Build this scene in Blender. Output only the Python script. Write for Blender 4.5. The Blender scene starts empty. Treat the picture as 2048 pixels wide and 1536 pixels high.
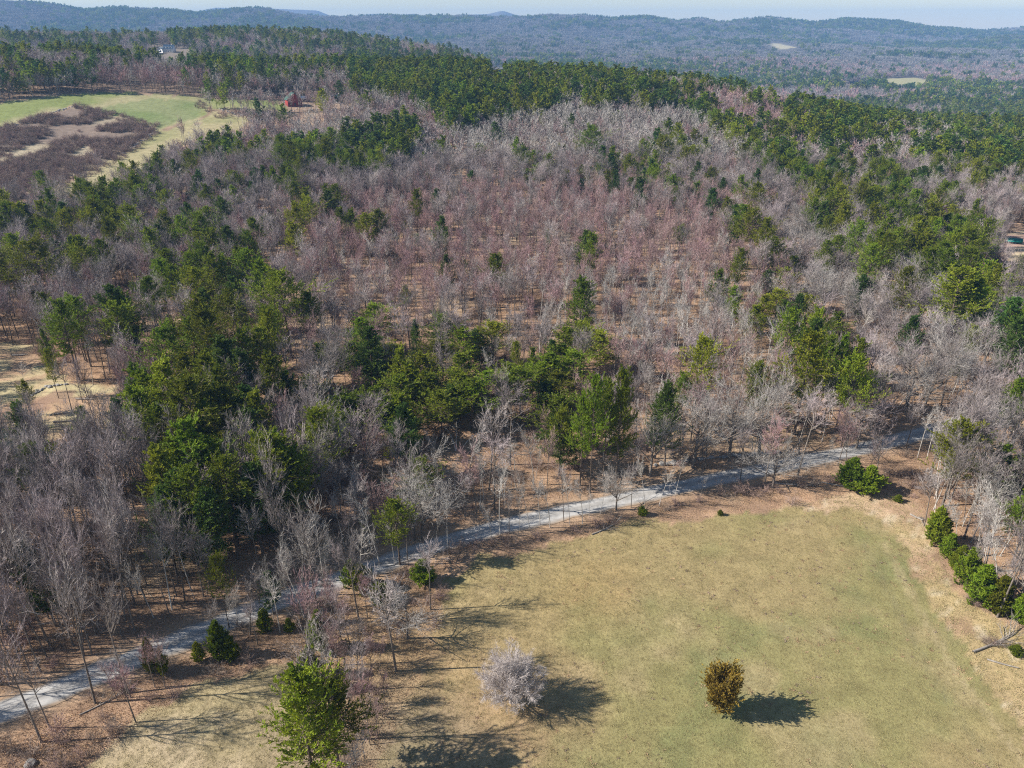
import bpy, math, random
import numpy as np
from mathutils import Vector

rng = np.random.default_rng(7)
random.seed(7)
sc = bpy.context.scene
R = math.radians

# ------------------------------------------------------------------ camera
CAM_H = 85.0
PITCH = R(25.3)
F = 1518.0                      # focal length in pixels of the 2048 px wide photograph
cam = bpy.data.objects.new('camera', bpy.data.cameras.new('camera'))
sc.collection.objects.link(cam)
cam.location = (0, 0, CAM_H)
cam.rotation_euler = (R(90) - PITCH, 0, 0)
cam.data.sensor_width = 36.0
cam.data.lens = 36.0 * F / 2048.0
cam.data.clip_start = 1.0
cam.data.clip_end = 60000.0
sc.camera = cam

# ------------------------------------------------------------------ light
SUN_EL, SUN_DIR = R(35), R(4)          # light travels towards +x, a little away from the camera
world = bpy.data.worlds.new('World'); sc.world = world
world.use_nodes = True
wn = world.node_tree.nodes; wl = world.node_tree.links
sky = wn.new('ShaderNodeTexSky'); sky.sky_type = 'NISHITA'; sky.sun_disc = False
sky.sun_elevation = SUN_EL; sky.sun_rotation = R(-90) - SUN_DIR
sky.altitude = 200; sky.air_density = 1.0; sky.dust_density = 0.0; sky.ozone_density = 1.0
wl.new(sky.outputs[0], wn['Background'].inputs[0])
wn['Background'].inputs[1].default_value = 0.07
sun = bpy.data.objects.new('sun', bpy.data.lights.new('sun', 'SUN'))
sc.collection.objects.link(sun)
sun.data.energy = 5.0; sun.data.angle = R(0.5); sun.data.color = (1.0, 0.95, 0.87)
ldir = Vector((math.cos(SUN_EL) * math.cos(SUN_DIR), math.cos(SUN_EL) * math.sin(SUN_DIR), -math.sin(SUN_EL)))
sun.rotation_euler = ldir.to_track_quat('-Z', 'Y').to_euler()
sc.view_settings.view_transform = 'Standard'; sc.view_settings.look = 'None'
sc.view_settings.exposure = 0.82; sc.view_settings.gamma = 1.0
sc.view_settings.use_curve_mapping = False
sc.render.engine = 'CYCLES'
sc.cycles.use_denoising = False; sc.cycles.filter_width = 1.15
sc.cycles.max_bounces = 4; sc.cycles.diffuse_bounces = 3; sc.cycles.glossy_bounces = 1
sc.cycles.transmission_bounces = 2; sc.cycles.volume_bounces = 0; sc.cycles.transparent_max_bounces = 4

# ------------------------------------------------------------------ projection helpers
cP, sP = math.cos(PITCH), math.sin(PITCH)
def project(x, y, z):
    x = np.asarray(x, float); y = np.asarray(y, float); z = np.asarray(z, float) - CAM_H
    dep = y * cP - z * sP
    up = y * sP + z * cP
    dep = np.where(dep < 1, 1, dep)
    return 1024 + F * x / dep, 768 - F * up / dep, dep
def inpoly(px, py, poly):
    px = np.asarray(px, float); py = np.asarray(py, float)
    c = np.zeros(np.broadcast(px, py).shape, bool)
    n = len(poly)
    for i in range(n):
        x1, y1 = poly[i]; x2, y2 = poly[(i + 1) % n]
        if y1 == y2: continue
        t = ((y1 > py) != (y2 > py)) & (px < (x2 - x1) * (py - y1) / (y2 - y1) + x1)
        c ^= t
    return c

# value noise
_perm = np.random.default_rng(3).random((256, 256))
def vnoise(x, y):
    x = np.asarray(x, float); y = np.asarray(y, float)
    xi = np.floor(x).astype(int); yi = np.floor(y).astype(int)
    fx = x - xi; fy = y - yi
    fx = fx * fx * (3 - 2 * fx); fy = fy * fy * (3 - 2 * fy)
    a = _perm[xi & 255, yi & 255]; b = _perm[(xi + 1) & 255, yi & 255]
    c = _perm[xi & 255, (yi + 1) & 255]; d = _perm[(xi + 1) & 255, (yi + 1) & 255]
    return (a * (1 - fx) + b * fx) * (1 - fy) + (c * (1 - fx) + d * fx) * fy
def fbm(x, y, o=4):
    s = 0; a = 1; t = 0
    for k in range(o):
        s = s + a * vnoise(x * 2 ** k + 17 * k, y * 2 ** k + 31 * k); t += a; a *= 0.5
    return s / t
def sstep(a, b, v):
    t = np.clip((v - a) / (b - a), 0, 1)
    return t * t * (3 - 2 * t)

# ------------------------------------------------------------------ terrain
ANG = 0.000538                         # radians of elevation per pixel near eye level
SKYL = [(-600,30),(-200,2),(0,0),(80,3),(130,10),(180,20),(250,15),(330,18),(400,25),(440,22),(500,15),(540,17),(600,28),(650,32),
        (700,32),(770,30),(850,32),(930,30),(1000,33),(1060,32),(1100,27),(1160,25),(1220,32),(1290,28),(1350,38),(1400,32),
        (1440,40),(1500,32),(1540,30),(1620,40),(1690,33),(1790,38),(1850,48),(1950,57),(1980,56),(2048,50),(2400,40),(2800,45)]
sk_x = np.array([a for a, b in SKYL], float); sk_y = np.array([b for a, b in SKYL], float)
MTN = [(-600,40),(300,40),(440,13),(540,14),(640,19),(690,40),(735,26),(760,25),(800,29),(830,25),(860,33),(940,27),(975,26),(1005,19),(1030,27),(1090,38),(1500,60),(2800,60)]
mt_x = np.array([a for a, b in MTN], float); mt_y = np.array([b for a, b in MTN], float)
RB = [(-600,60),(0,64),(200,67),(400,63),(560,61),(700,67),(800,84),(900,100),(1000,128),(1100,150),(1300,200),(2800,230)]
rb_x = np.array([a for a, b in RB], float); rb_y = np.array([b for a, b in RB], float)
def height(x, y):
    x = np.asarray(x, float); y = np.asarray(y, float)
    ys = np.maximum(y, 60)
    u = 1024 + F * x / (ys * cP + 30)               # bearing
    z = 0.5 * (fbm(x / 60 + 5, y / 60, 2) - .5) * sstep(90, 160, np.hypot(x, y))
    far = sstep(200, 420, y)
    z = z + far * 9 * (fbm(x / 130 + 40, y / 130 + 9, 3) - .5)
    # central wooded hill
    z = z + 30 * np.exp(-((x - 80) / np.where(x > 80, 210, 280)) ** 2 - ((y - 670) / 210) ** 2)
    z = z - 12 * sstep(190, 400, x) * sstep(300, 480, y)
    # pasture hill at the left
    z = z + 34 * np.exp(-((x + 430) / 210) ** 2 - ((y - 660) / 165) ** 2)
    # valley beyond
    z = z - 46 * sstep(730, 980, y)
    # ridge with the pines
    zr = CAM_H - (np.interp(u, rb_x, rb_y) - 50) * ANG * 1400 - 15
    g = np.where(y < 1400, np.exp(-((y - 1400) / 520) ** 2), np.exp(-((y - 1400) / 700) ** 2))
    z = z + np.maximum(zr + 46, 0) * g
    # rolling country
    amp = 26 * sstep(1300, 2200, y) + 26 * sstep(2500, 3600, y)
    Yr = 4700 + 1500 * np.clip(u, -400, 2400) / 2048
    z = z + amp * (fbm(x / 700 + 3, y / 520 + 8, 3) - .5) * 1.6 * (1 - np.exp(-((y - Yr) / 700) ** 2)) * (1 - sstep(6500, 7500, y))
    z = z + 75 * sstep(2300, 4800, y) * (1 - sstep(6500, 8000, y)) * .55
    Yr = 4700 + 1500 * np.clip(u, -400, 2400) / 2048
    zs = CAM_H - (np.interp(u, sk_x, sk_y) - 50) * ANG * Yr - 14
    base = -46 + 33 + 8
    z = z + (zs - base) * np.where(y < Yr, np.exp(-((y - Yr) / 800) ** 2), np.exp(-((y - Yr) / 1100) ** 2))
    z = z - 60 * sstep(6900, 8300, y)
    zm = CAM_H - (np.interp(u, mt_x, mt_y) - 50) * ANG * 9400
    z = z + np.maximum(zm + 98, 0) * np.exp(-((y - 9400) / 500) ** 2)
    return z
_ts = np.geomspace(55, 9000, 3000)
def ray_hit(px, py, extra=0.0):
    dx = (px - 1024) / F; dy = (768 - py) / F
    v = np.array([dx, cP + dy * sP, -sP + dy * cP])
    X = v[0] * _ts; Y = v[1] * _ts; Z = CAM_H + v[2] * _ts
    d = Z - (height(X, Y) + extra)
    k = np.argmax(d < 0)
    if d[k] >= 0: k = len(_ts) - 1
    if k == 0: return X[0], Y[0]
    t0, t1 = _ts[k - 1], _ts[k]; a, b = d[k - 1], d[k]
    t = t0 + (t1 - t0) * a / (a - b)
    return float(v[0] * t), float(v[1] * t)

# ------------------------------------------------------------------ outlines read off the photograph
ROAD_PX = [(-260,1520),(-120,1472),(0,1428),(120,1378),(240,1330),(400,1265),(500,1225),(640,1170),(760,1130),(860,1095),(960,1058),(1100,1030),
           (1200,1010),(1320,980),(1420,961),(1500,946),(1620,922),(1700,903),(1780,885),(1850,866),(1925,845),(1990,815),(2060,800),(2200,790)]
FIELD = [(700,1640),(770,1500),(830,1390),(872,1290),(890,1215),(880,1160),(940,1120),(1050,1098),(1190,1070),(1260,1045),(1400,1035),(1560,1018),(1690,1022),
         (1752,1034),(1785,1060),(1820,1120),(1870,1215),(1960,1350),(2048,1460),(2200,1640)]
MARGIN = [(1700,985),(1800,985),(1840,1015),(1850,1060),(1880,1110),(1910,1180),(1960,1225),(2048,1262),(2300,1400),(2300,1700),(2200,1640),(2048,1460),
          (1960,1350),(1870,1215),(1820,1120),(1785,1060),(1752,1034),(1690,1022),(1560,1018)]
FIELD2 = [(100,1640),(180,1530),(290,1440),(420,1370),(540,1330),(610,1330),(640,1400),(620,1540),(560,1640)]
CLEAR_L = [(-80,690),(60,690),(96,735),(150,770),(235,770),(265,812),(225,860),(130,880),(60,880),(-80,925)]
CLEAR_R = [(2000,468),(2048,460),(2120,455),(2120,545),(2030,540),(2008,510)]
PASTURE_GREEN = [(-300,225),(0,205),(80,193),(200,185),(300,187),(420,196),(560,200),(570,224),(470,218),(420,215),(400,245),(310,258),(250,235),(150,212),(60,235),(0,258),(-300,290)]
SCRUB = [(-300,300),(0,258),(60,238),(150,213),(250,236),(310,262),(240,310),(150,352),(60,392),(0,412),(-300,460)]
STRIP = [(60,400),(150,356),(240,312),(316,262),(400,247),(425,222),(500,236),(480,262),(400,272),(340,300),(310,330),(250,360),(130,395)]
FAR_FIELDS = [[(1765,158),(1830,155),(1860,163),(1838,170),(1790,170)],[(1536,88),(1560,87),(1592,95),(1560,98)],[(1800,62),(1830,61),(1828,66),(1800,66)],[(1050,107),(1075,106),(1070,111),(1050,112)]]
road_w = np.array([ray_hit(a, b) for a, b in ROAD_PX])
ROAD_HALF = 2.65
def catmull(P, n=14):
    out = []
    P = np.vstack([2 * P[0] - P[1], P, 2 * P[-1] - P[-2]])
    for i in range(1, len(P) - 2):
        for t in np.arange(n) / n:
            a, b, c, d = P[i - 1], P[i], P[i + 1], P[i + 2]
            out.append(.5 * ((2 * b) + (-a + c) * t + (2 * a - 5 * b + 4 * c - d) * t * t + (-a + 3 * b - 3 * c + d) * t ** 3))
    out.append(P[-2]); return np.array(out)
# smooth the sampled centre line so the road bends evenly
for _ in range(2):
    road_w[1:-1] = road_w[1:-1] * .5 + (road_w[:-2] + road_w[2:]) * .25
road_c = catmull(road_w)
def road_dist(x, y):
    x = np.asarray(x, float).ravel(); y = np.asarray(y, float).ravel()
    best = np.full(x.shape, 1e9)
    m = (y < 330)
    if m.any():
        xs, ys = x[m], y[m]; b = np.full(xs.shape, 1e9)
        for i in range(0, len(road_c) - 1, 2):
            p = road_c[i]; q = road_c[min(i + 2, len(road_c) - 1)]
            v = q - p; L = v @ v
            t = np.clip(((xs - p[0]) * v[0] + (ys - p[1]) * v[1]) / L, 0, 1)
            b = np.minimum(b, np.hypot(xs - p[0] - t * v[0], ys - p[1] - t * v[1]))
        best[m] = b
    return best

# ------------------------------------------------------------------ mesh helpers
def mesh_np(name, V, Fc, mats, mi=None, smooth=False):
    """V (n,3); Fc (m,k) all faces with k corners (3 or 4)."""
    me = bpy.data.meshes.new(name)
    V = np.ascontiguousarray(V, np.float32); Fc = np.ascontiguousarray(Fc, np.int32)
    me.vertices.add(len(V)); me.vertices.foreach_set('co', V.ravel())
    m, k = Fc.shape
    me.loops.add(m * k); me.loops.foreach_set('vertex_index', Fc.ravel())
    me.polygons.add(m); me.polygons.foreach_set('loop_start', np.arange(m, dtype=np.int32) * k)
    me.polygons.foreach_set('loop_total', np.full(m, k, np.int32))
    if mi is not None: me.polygons.foreach_set('material_index', np.ascontiguousarray(mi, np.int32))
    if smooth: me.polygons.foreach_set('use_smooth', np.ones(m, bool))
    for mt in mats: me.materials.append(mt)
    me.update(calc_edges=True)
    return me
class TB:                                   # triangle buffer
    def __init__(s): s.V = []; s.T = []; s.M = []; s.n = 0
    def add(s, V, T, m=0):
        s.V.append(V); s.T.append(T + s.n); s.M.append(np.full(len(T), m, np.int32)); s.n += len(V)
    def merge(s, o):
        for V, T, M in zip(o.V, o.T, o.M):
            pass
        if o.n:
            V = np.concatenate(o.V); T = np.concatenate(o.T); M = np.concatenate(o.M)
            s.V.append(V); s.T.append(T + s.n); s.M.append(M); s.n += len(V)
    def ntri(s): return sum(len(t) for t in s.T)
    def mesh(s, name, mats, smooth=False):
        return mesh_np(name, np.concatenate(s.V), np.concatenate(s.T), mats, np.concatenate(s.M), smooth)
def nrm(v):
    return v / np.maximum(np.linalg.norm(v, axis=-1, keepdims=True), 1e-9)
def perp(d, g):
    r = g.normal(size=d.shape)
    r = r - d * np.sum(r * d, -1, keepdims=True)
    return nrm(r)
def tubes(tb, P0, D, B, L, R0, R1, k, s, m, g):
    """curved tapering tubes, P(t)=P0+(D t + B t^2) L ; s sides (2 = flat strip)"""
    n = len(P0)
    t = np.linspace(0, 1, k + 1)[None, :, None]
    C = P0[:, None] + (D[:, None] * t + B[:, None] * t * t) * L[:, None, None]
    rad = R0[:, None] + (R1 - R0)[:, None] * t[:, :, 0]
    tan = nrm(D[:, None] + 2 * B[:, None] * t)
    u = perp(D, g)[:, None] + 0 * C
    u = nrm(u - tan * np.sum(u * tan, -1, keepdims=True))
    w = np.cross(tan, u)
    if s == 2:
        V = np.stack([C - u * rad[..., None], C + u * rad[..., None]], 2)
        ns = 2
        a = np.arange(k); idx = []
        for j in range(k):
            idx += [[2 * j, 2 * j + 1, 2 * j + 3], [2 * j, 2 * j + 3, 2 * j + 2]]
        if k == 1: idx = [[0, 1, 3]] if False else [[0, 1, 2]]
    else:
        ns = s
        ang = np.arange(s) * 2 * math.pi / s
        V = C[:, :, None] + (u[:, :, None] * np.cos(ang)[None, None, :, None] + w[:, :, None] * np.sin(ang)[None, None, :, None]) * rad[..., None, None]
        idx = []
        for j in range(k):
            for q in range(s):
                q2 = (q + 1) % s
                idx += [[j * s + q, j * s + q2, (j + 1) * s + q2], [j * s + q, (j + 1) * s + q2, (j + 1) * s + q]]
    per = (k + 1) * ns
    V = V.reshape(n * per, 3)
    T = (np.array(idx)[None] + (np.arange(n) * per)[:, None, None]).reshape(-1, 3)
    tb.add(V, T, m)
def kids(P0, D, B, L, n, t0, t1, a0, a1, g, flat=0.0):
    """n children on every parent -> positions, directions, parent index, t"""
    m = len(P0); i = np.repeat(np.arange(m), n)
    t = t0 + (t1 - t0) * ((np.tile(np.arange(n), m) + g.random(m * n)) / n)
    p = P0[i] + (D[i] * t[:, None] + B[i] * (t ** 2)[:, None]) * L[i][:, None]
    tan = nrm(D[i] + 2 * B[i] * t[:, None])
    q = perp(tan, g)
    if flat: q = nrm(q * np.array([1, 1, 1 - flat]))
    a = np.radians(a0 + (a1 - a0) * g.random(m * n))[:, None]
    d = nrm(tan * np.cos(a) + q * np.sin(a))
    return p, d, i, t
UP = np.array([0, 0, 1.0])

def mat(name, col, rough=0.9, var=0.25, scale=2.0, transl=0.0, hue=0.0, col2=None, objvar=0.0, attr=None, bump=0.0, spec=0.15):
    m = bpy.data.materials.new(name); m.use_nodes = True
    N = m.node_tree.nodes; Lk = m.node_tree.links
    b = N['Principled BSDF']; b.inputs['Roughness'].default_value = rough
    b.inputs['Specular IOR Level'].default_value = spec
    tc = N.new('ShaderNodeTexCoord'); no = N.new('ShaderNodeTexNoise'); no.inputs['Scale'].default_value = scale; no.inputs['Detail'].default_value = 3
    Lk.new(tc.outputs['Object'], no.inputs['Vector'])
    mr = N.new('ShaderNodeMapRange'); mr.inputs['From Min'].default_value = .3; mr.inputs['From Max'].default_value = .7
    Lk.new(no.outputs['Fac'], mr.inputs['Value'])
    mx = N.new('ShaderNodeMix'); mx.data_type = 'RGBA'
    Lk.new(mr.outputs[0], mx.inputs['Factor'])
    c2 = col2 if col2 else tuple(c * (1 - var) for c in col)
    mx.inputs['A'].default_value = (*c2, 1); mx.inputs['B'].default_value = (*(tuple(c * (1 + var * .6) for c in col) if not col2 else col), 1)
    out = mx.outputs['Result']
    if objvar or hue:
        oi = N.new('ShaderNodeObjectInfo')
        hs = N.new('ShaderNodeHueSaturation')
        a = N.new('ShaderNodeMapRange'); a.inputs['To Min'].default_value = 1 - objvar; a.inputs['To Max'].default_value = 1 + objvar
        Lk.new(oi.outputs['Random'], a.inputs['Value']); Lk.new(a.outputs[0], hs.inputs['Value'])
        w = N.new('ShaderNodeMath'); w.operation = 'MULTIPLY'; w.inputs[1].default_value = 7.31
        fr = N.new('ShaderNodeMath'); fr.operation = 'FRACT'
        Lk.new(oi.outputs['Random'], w.inputs[0]); Lk.new(w.outputs[0], fr.inputs[0])
        a2 = N.new('ShaderNodeMapRange'); a2.inputs['To Min'].default_value = .5 - hue; a2.inputs['To Max'].default_value = .5 + hue
        Lk.new(fr.outputs[0], a2.inputs['Value']); Lk.new(a2.outputs[0], hs.inputs['Hue'])
        Lk.new(out, hs.inputs['Color']); out = hs.outputs[0]
    Lk.new(out, b.inputs['Base Color'])
    if bump:
        bp = N.new('ShaderNodeBump'); bp.inputs['Strength'].default_value = bump; bp.inputs['Distance'].default_value = .05
        Lk.new(no.outputs['Fac'], bp.inputs['Height']); Lk.new(bp.outputs[0], b.inputs['Normal'])
    if transl:
        tr = N.new('ShaderNodeBsdfTranslucent'); ms = N.new('ShaderNodeMixShader'); ms.inputs[0].default_value = transl
        Lk.new(out, tr.inputs[0]); Lk.new(b.outputs[0], ms.inputs[1]); Lk.new(tr.outputs[0], ms.inputs[2])
        Lk.new(ms.outputs[0], N['Material Output'].inputs['Surface'])
    return m
M = {}
M['bark'] = mat('bark', (.19, .16, .135), var=.4, scale=3, objvar=.25)
M['bark_pale'] = mat('pale_bark', (.52, .48, .43), var=.35, scale=2.2, objvar=.2)
M['bark_pine'] = mat('pine_bark', (.15, .115, .09), var=.35, scale=3)
M['twig'] = mat('grey_twigs', (.36, .305, .29), var=.3, scale=.35, objvar=.38, hue=.03)
M['twig_red'] = mat('reddish_twigs', (.40, .265, .25), var=.28, scale=.35, objvar=.22, hue=.02)
M['twig_pink'] = mat('pink_grey_twigs', (.50, .44, .41), var=.12, scale=.5)
M['twig_pale'] = mat('pale_twigs', (.42, .385, .35), var=.3, scale=.35, objvar=.2)
M['needle'] = mat('pine_needles', (.235, .265, .018), col2=(.14, .195, .014), scale=.55, transl=.3, objvar=.38, hue=.025, rough=.7)
M['needle_blue'] = mat('dark_pine_needles', (.11, .17, .03), col2=(.07, .125, .022), scale=.55, transl=.3, objvar=.25, hue=.02, rough=.7)
M['cedar'] = mat('cedar_foliage', (.36, .235, .04), col2=(.20, .155, .03), scale=1.2, transl=.2, rough=.8)
M['brush'] = mat('brush_stems', (.31, .225, .185), var=.3, scale=.5, objvar=.3, hue=.02)
M['grass'] = mat('dry_grass', (.365, .30, .155), col2=(.30, .265, .12), scale=.06, objvar=.22, hue=.015)
M['leaf'] = mat('fallen_leaves', (.46, .32, .19), col2=(.34, .22, .13), scale=.5, objvar=.35, hue=.02)
M['log'] = mat('weathered_log', (.33, .29, .25), var=.4, scale=2)
M['rock'] = mat('granite', (.33, .31, .29), var=.35, scale=1.3, objvar=.2, bump=.4)

# ------------------------------------------------------------------ tree builders; each returns (trunk buffer, crown buffer, height, width)
def bare(seed, H=17, c0=.35, spread=.2, n1=16, m2=6, m3=7, m4=0, tr=.17, up=.35, wt=.03, ang=(30, 55), lean=.03, top=.8, low=1.0, sides=6, crook=.12, droop=0., L2=.45, L3=.42):
    g = np.random.default_rng(seed); tk, cr = TB(), TB()
    d = nrm(np.array([[g.normal() * lean, g.normal() * lean, 1.0]])); b = np.array([[g.normal() * lean, g.normal() * lean, 0.]])
    P0 = np.zeros((1, 3)); P0[0, 2] = -.3; L = np.array([H * top])
    tubes(tk, P0, d, b, L, np.array([tr]), np.array([tr * .25]), 7, sides, 0, g)
    p, dd, i, t = kids(P0, d, b, L, n1, c0 / top, 1.0, ang[0], ang[1], g)
    dd = nrm(dd * np.array([1, 1, .8]))
    s = (t - t.min()) / max(np.ptp(t), 1e-6)
    l1 = H * spread * (low + (1 - low) * s) * (1.25 - .55 * s) * (.7 + .6 * g.random(len(p))) 
    l1 = np.maximum(l1, H * (1 - top) * .9 * (s > .85))
    b1 = UP * up * (.6 + .8 * g.random((len(p), 1))) + g.normal(size=(len(p), 3)) * crook
    b1[:, 2] -= droop
    r1 = tr * (.5 - .25 * s)
    tubes(tk, p, dd, b1, l1, r1, r1 * .25, 4, 3 if sides < 6 else 4, 0, g)
    p2, d2, i2, t2 = kids(p, dd, b1, l1, m2, .2, 1.0, 25, 55, g)
    l2 = l1[i2] * L2 * (1.25 - .6 * t2) * (.6 + .8 * g.random(len(p2)))
    b2 = UP * up * .7 + g.normal(size=(len(p2), 3)) * crook * 1.3
    tubes(cr, p2, d2, b2, l2, np.full(len(p2), wt * 1.25), np.full(len(p2), wt * .5), 2, 2 if sides < 6 else 3, 0, g)
    p3, d3, i3, t3 = kids(p2, d2, b2, l2, m3, .15, 1.05, 20, 55, g)
    l3 = np.maximum(l2[i3] * L3 * 1.4, .55) * (.6 + .8 * g.random(len(p3)))
    b3 = UP * up * .6 + g.normal(size=(len(p3), 3)) * crook
    if m4:
        tubes(cr, p3, d3, b3, l3, np.full(len(p3), wt * .6), np.full(len(p3), wt * .3), 2, 2, 0, g)
        p4, d4, i4, t4 = kids(p3, d3, b3, l3, m4, .1, 1.05, 20, 60, g)
        l4 = np.maximum(l3[i4] * .5, .4) * (.6 + .8 * g.random(len(p4)))
        tubes(cr, p4, d4, b3[i4] * .5, l4, np.full(len(p4), wt * .5), np.full(len(p4), wt * .1), 1, 2, 0, g)
    else:
        tubes(cr, p3, d3, b3, l3, np.full(len(p3), wt), np.full(len(p3), wt * .3), 1, 2, 0, g)
    return tk, cr
def leaves(tb, P, D, l, w, g, m=0, kite=False):
    n = len(P); q = perp(D, g)
    l = l[:, None]; w = w[:, None]
    if kite:
        V = np.stack([P, P + D * l * .45 + q * w, P + D * l, P + D * l * .45 - q * w], 1).reshape(-1, 3)
        T = (np.array([[0, 1, 2], [0, 2, 3]])[None] + (np.arange(n) * 4)[:, None, None]).reshape(-1, 3)
    else:
        V = np.stack([P - q * w, P + q * w, P + D * l], 1).reshape(-1, 3)
        T = np.arange(3 * n).reshape(-1, 3)
    tb.add(V, T, m)
def pine(seed, H=22, c0=.35, W=3.6, dens=1.0, lod=0, tr=.26, topw=.18, shape=.68, irregular=.4, upb=.22):
    """trunk buffer (0 bark) and crown buffer (0 bark, 1 needles)"""
    g = np.random.default_rng(seed); tk, cr = TB(), TB()
    d = nrm(np.array([[g.normal() * .02, g.normal() * .02, 1.0]])); b = np.array([[g.normal() * .02, g.normal() * .02, 0.]])
    P0 = np.array([[0, 0, -.3]]); L = np.array([H])
    tubes(tk, P0, d, b, L, np.array([tr]), np.array([tr * .12]), 6, 6 if lod == 0 else 3, 0, g)
    nb = int([98, 54, 24][lod] * dens * (1 - c0) / .65)
    p, dd, i, t = kids(P0, d, b, L, nb, c0, .985, 62, 92, g)
    if lod < 2:                                  # branches gathered in whorls
        sp = (1.05 if lod == 0 else 1.5) / H * max(H / 20, .35); t = np.minimum((np.round(t / sp) + g.normal(size=nb) * .07) * sp, .985)
        p = P0[i] + (d[i] * t[:, None] + b[i] * (t ** 2)[:, None]) * L[i][:, None]
    s = np.clip((t - c0) / (1 - c0), 0, 1)
    prof = np.where(s < 1 - shape, .74 + .26 * np.sin(s / (1 - shape) * math.pi / 2), np.maximum(1 - ((s - (1 - shape)) / shape) ** 1.25, 0) * (1 - topw) + topw)
    lump = 1 - irregular + 2 * irregular * g.random(nb)
    az = np.arctan2(dd[:, 1], dd[:, 0])
    lump *= 1 + irregular * .8 * np.sin(az * 2 + g.random() * 6 + s * 9)
    l1 = W * prof * lump
    dd = nrm(dd + UP * (s ** 2)[:, None] * .9)
    b1 = UP * upb + g.normal(size=(nb, 3)) * .06
    tubes(cr, p, dd, b1, l1, np.full(nb, .05), np.full(nb, .02), 2, 2 if lod else 3, 0, g)
    if lod == 2:
        P, D, i2, t2 = kids(p, dd, b1, l1, 4, .2, 1.0, 20, 80, g, flat=.4)
        leaves(cr, P, nrm(D + UP * .25), 1.5 + .9 * g.random(len(P)), .6 + .3 * g.random(len(P)), g, 1, True)
        return tk, cr
    m2 = 7 if lod == 0 else 4
    p2, d2, i2, t2 = kids(p, dd, b1, l1, m2, .22, 1.0, 25, 65, g, flat=.55)
    l2 = np.maximum(l1[i2] * .38 * (1.2 - .6 * t2), .35) * (.7 + .6 * g.random(len(p2)))
    b2 = UP * .18 + np.zeros((len(p2), 3))
    if lod == 0:
        tubes(cr, p2, d2, b2, l2, np.full(len(p2), .03), np.full(len(p2), .01), 1, 2, 0, g)
        P, D, i3, t3 = kids(p2, d2, b2, l2, 17, .1, 1.12, 15, 75, g, flat=.6)
        leaves(cr, P, nrm(D + UP * .35), .3 + .22 * g.random(len(P)), .055 + .04 * g.random(len(P)), g, 1, True)
    else:
        P, D, i3, t3 = kids(p2, d2, b2, l2, 6, .1, 1.15, 15, 75, g, flat=.6)
        leaves(cr, P, nrm(D + UP * .3), .6 + .4 * g.random(len(P)), .2 + .12 * g.random(len(P)), g, 1, True)
    return tk, cr
def bent_birch(seed, H=9):
    g = np.random.default_rng(seed); tk, cr = TB(), TB()
    n = int(g.integers(2, 5))
    P0 = np.c_[g.normal(size=(n, 2)) * .4, np.full(n, -.2)]
    a = g.random() * 6.28 + g.normal(size=n) * .5
    D = nrm(np.c_[np.cos(a) * .45, np.sin(a) * .45, np.ones(n)])
    B = np.c_[np.cos(a) * .55, np.sin(a) * .55, -np.full(n, .75) - .15 * g.random(n)]
    L = H * (.8 + .4 * g.random(n))
    tubes(tk, P0, D, B, L, np.full(n, .085), np.full(n, .02), 9, 4, 0, g)
    p, d, i, t = kids(P0, D, B, L, 26, .35, 1., 30, 70, g)
    b = -UP * .25 + g.normal(size=(len(p), 3)) * .1
    l = .7 + 1.1 * g.random(len(p))
    tubes(cr, p, d, b, l, np.full(len(p), .022), np.full(len(p), .01), 2, 2, 0, g)
    p, d, i, t = kids(p, d, b, l, 3, .3, 1., 20, 50, g)
    tubes(cr, p, d, b[i], l[i] * .5, np.full(len(p), .015), np.full(len(p), .004), 1, 2, 0, g)
    return tk, cr
def round_tree(seed, H=8.6, W=4.3):
    g = np.random.default_rng(seed); tk, cr = TB(), TB()
    P0 = np.array([[0, 0, -.3]]); D = np.array([[0.02, 0, 1.]]); B = np.zeros((1, 3)); L = np.array([1.7])
    tubes(tk, P0, D, B, L, np.array([.34]), np.array([.26]), 3, 8, 0, g)
    n = 26
    az = np.arange(n) * 2.399 + g.random(n) * .3; el = np.radians(12 + 76 * (np.arange(n) + .5) / n)
    d = np.c_[np.cos(az) * np.cos(el), np.sin(az) * np.cos(el), np.sin(el)]
    p = np.c_[np.zeros((n, 2)), .9 + .5 * g.random(n)]
    l = (W + (H - 1.2 - W) * np.sin(el)) * (.72 + .1 * g.random(n))
    b = UP * .12 + g.normal(size=(n, 3)) * .05
    tubes(tk, p, d, b, l, np.full(n, .13), np.full(n, .03), 5, 4, 0, g)
    p2, d2, i2, t2 = kids(p, d, b, l, 13, .22, 1., 20, 45, g); l2 = l[i2] * .42 * (1.25 - .65 * t2)
    b2 = g.normal(size=(len(p2), 3)) * .08 + UP * .1
    tubes(cr, p2, d2, b2, l2, np.full(len(p2), .035), np.full(len(p2), .012), 2, 3, 0, g)
    p3, d3, i3, t3 = kids(p2, d2, b2, l2, 9, .15, 1., 20, 50, g); l3 = .45 + .55 * g.random(len(p3)) 
    tubes(cr, p3, d3, b2[i3], l3, np.full(len(p3), .014), np.full(len(p3), .006), 1, 2, 0, g)
    p4, d4, i4, t4 = kids(p3, d3, b2[i3], l3, 8, .1, 1., 20, 55, g)
    tubes(cr, p4, d4, b2[i3][i4] * 0, .4 + .35 * g.random(len(p4)), np.full(len(p4), .014), np.full(len(p4), .003), 1, 2, 0, g)
    return tk, cr
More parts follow.
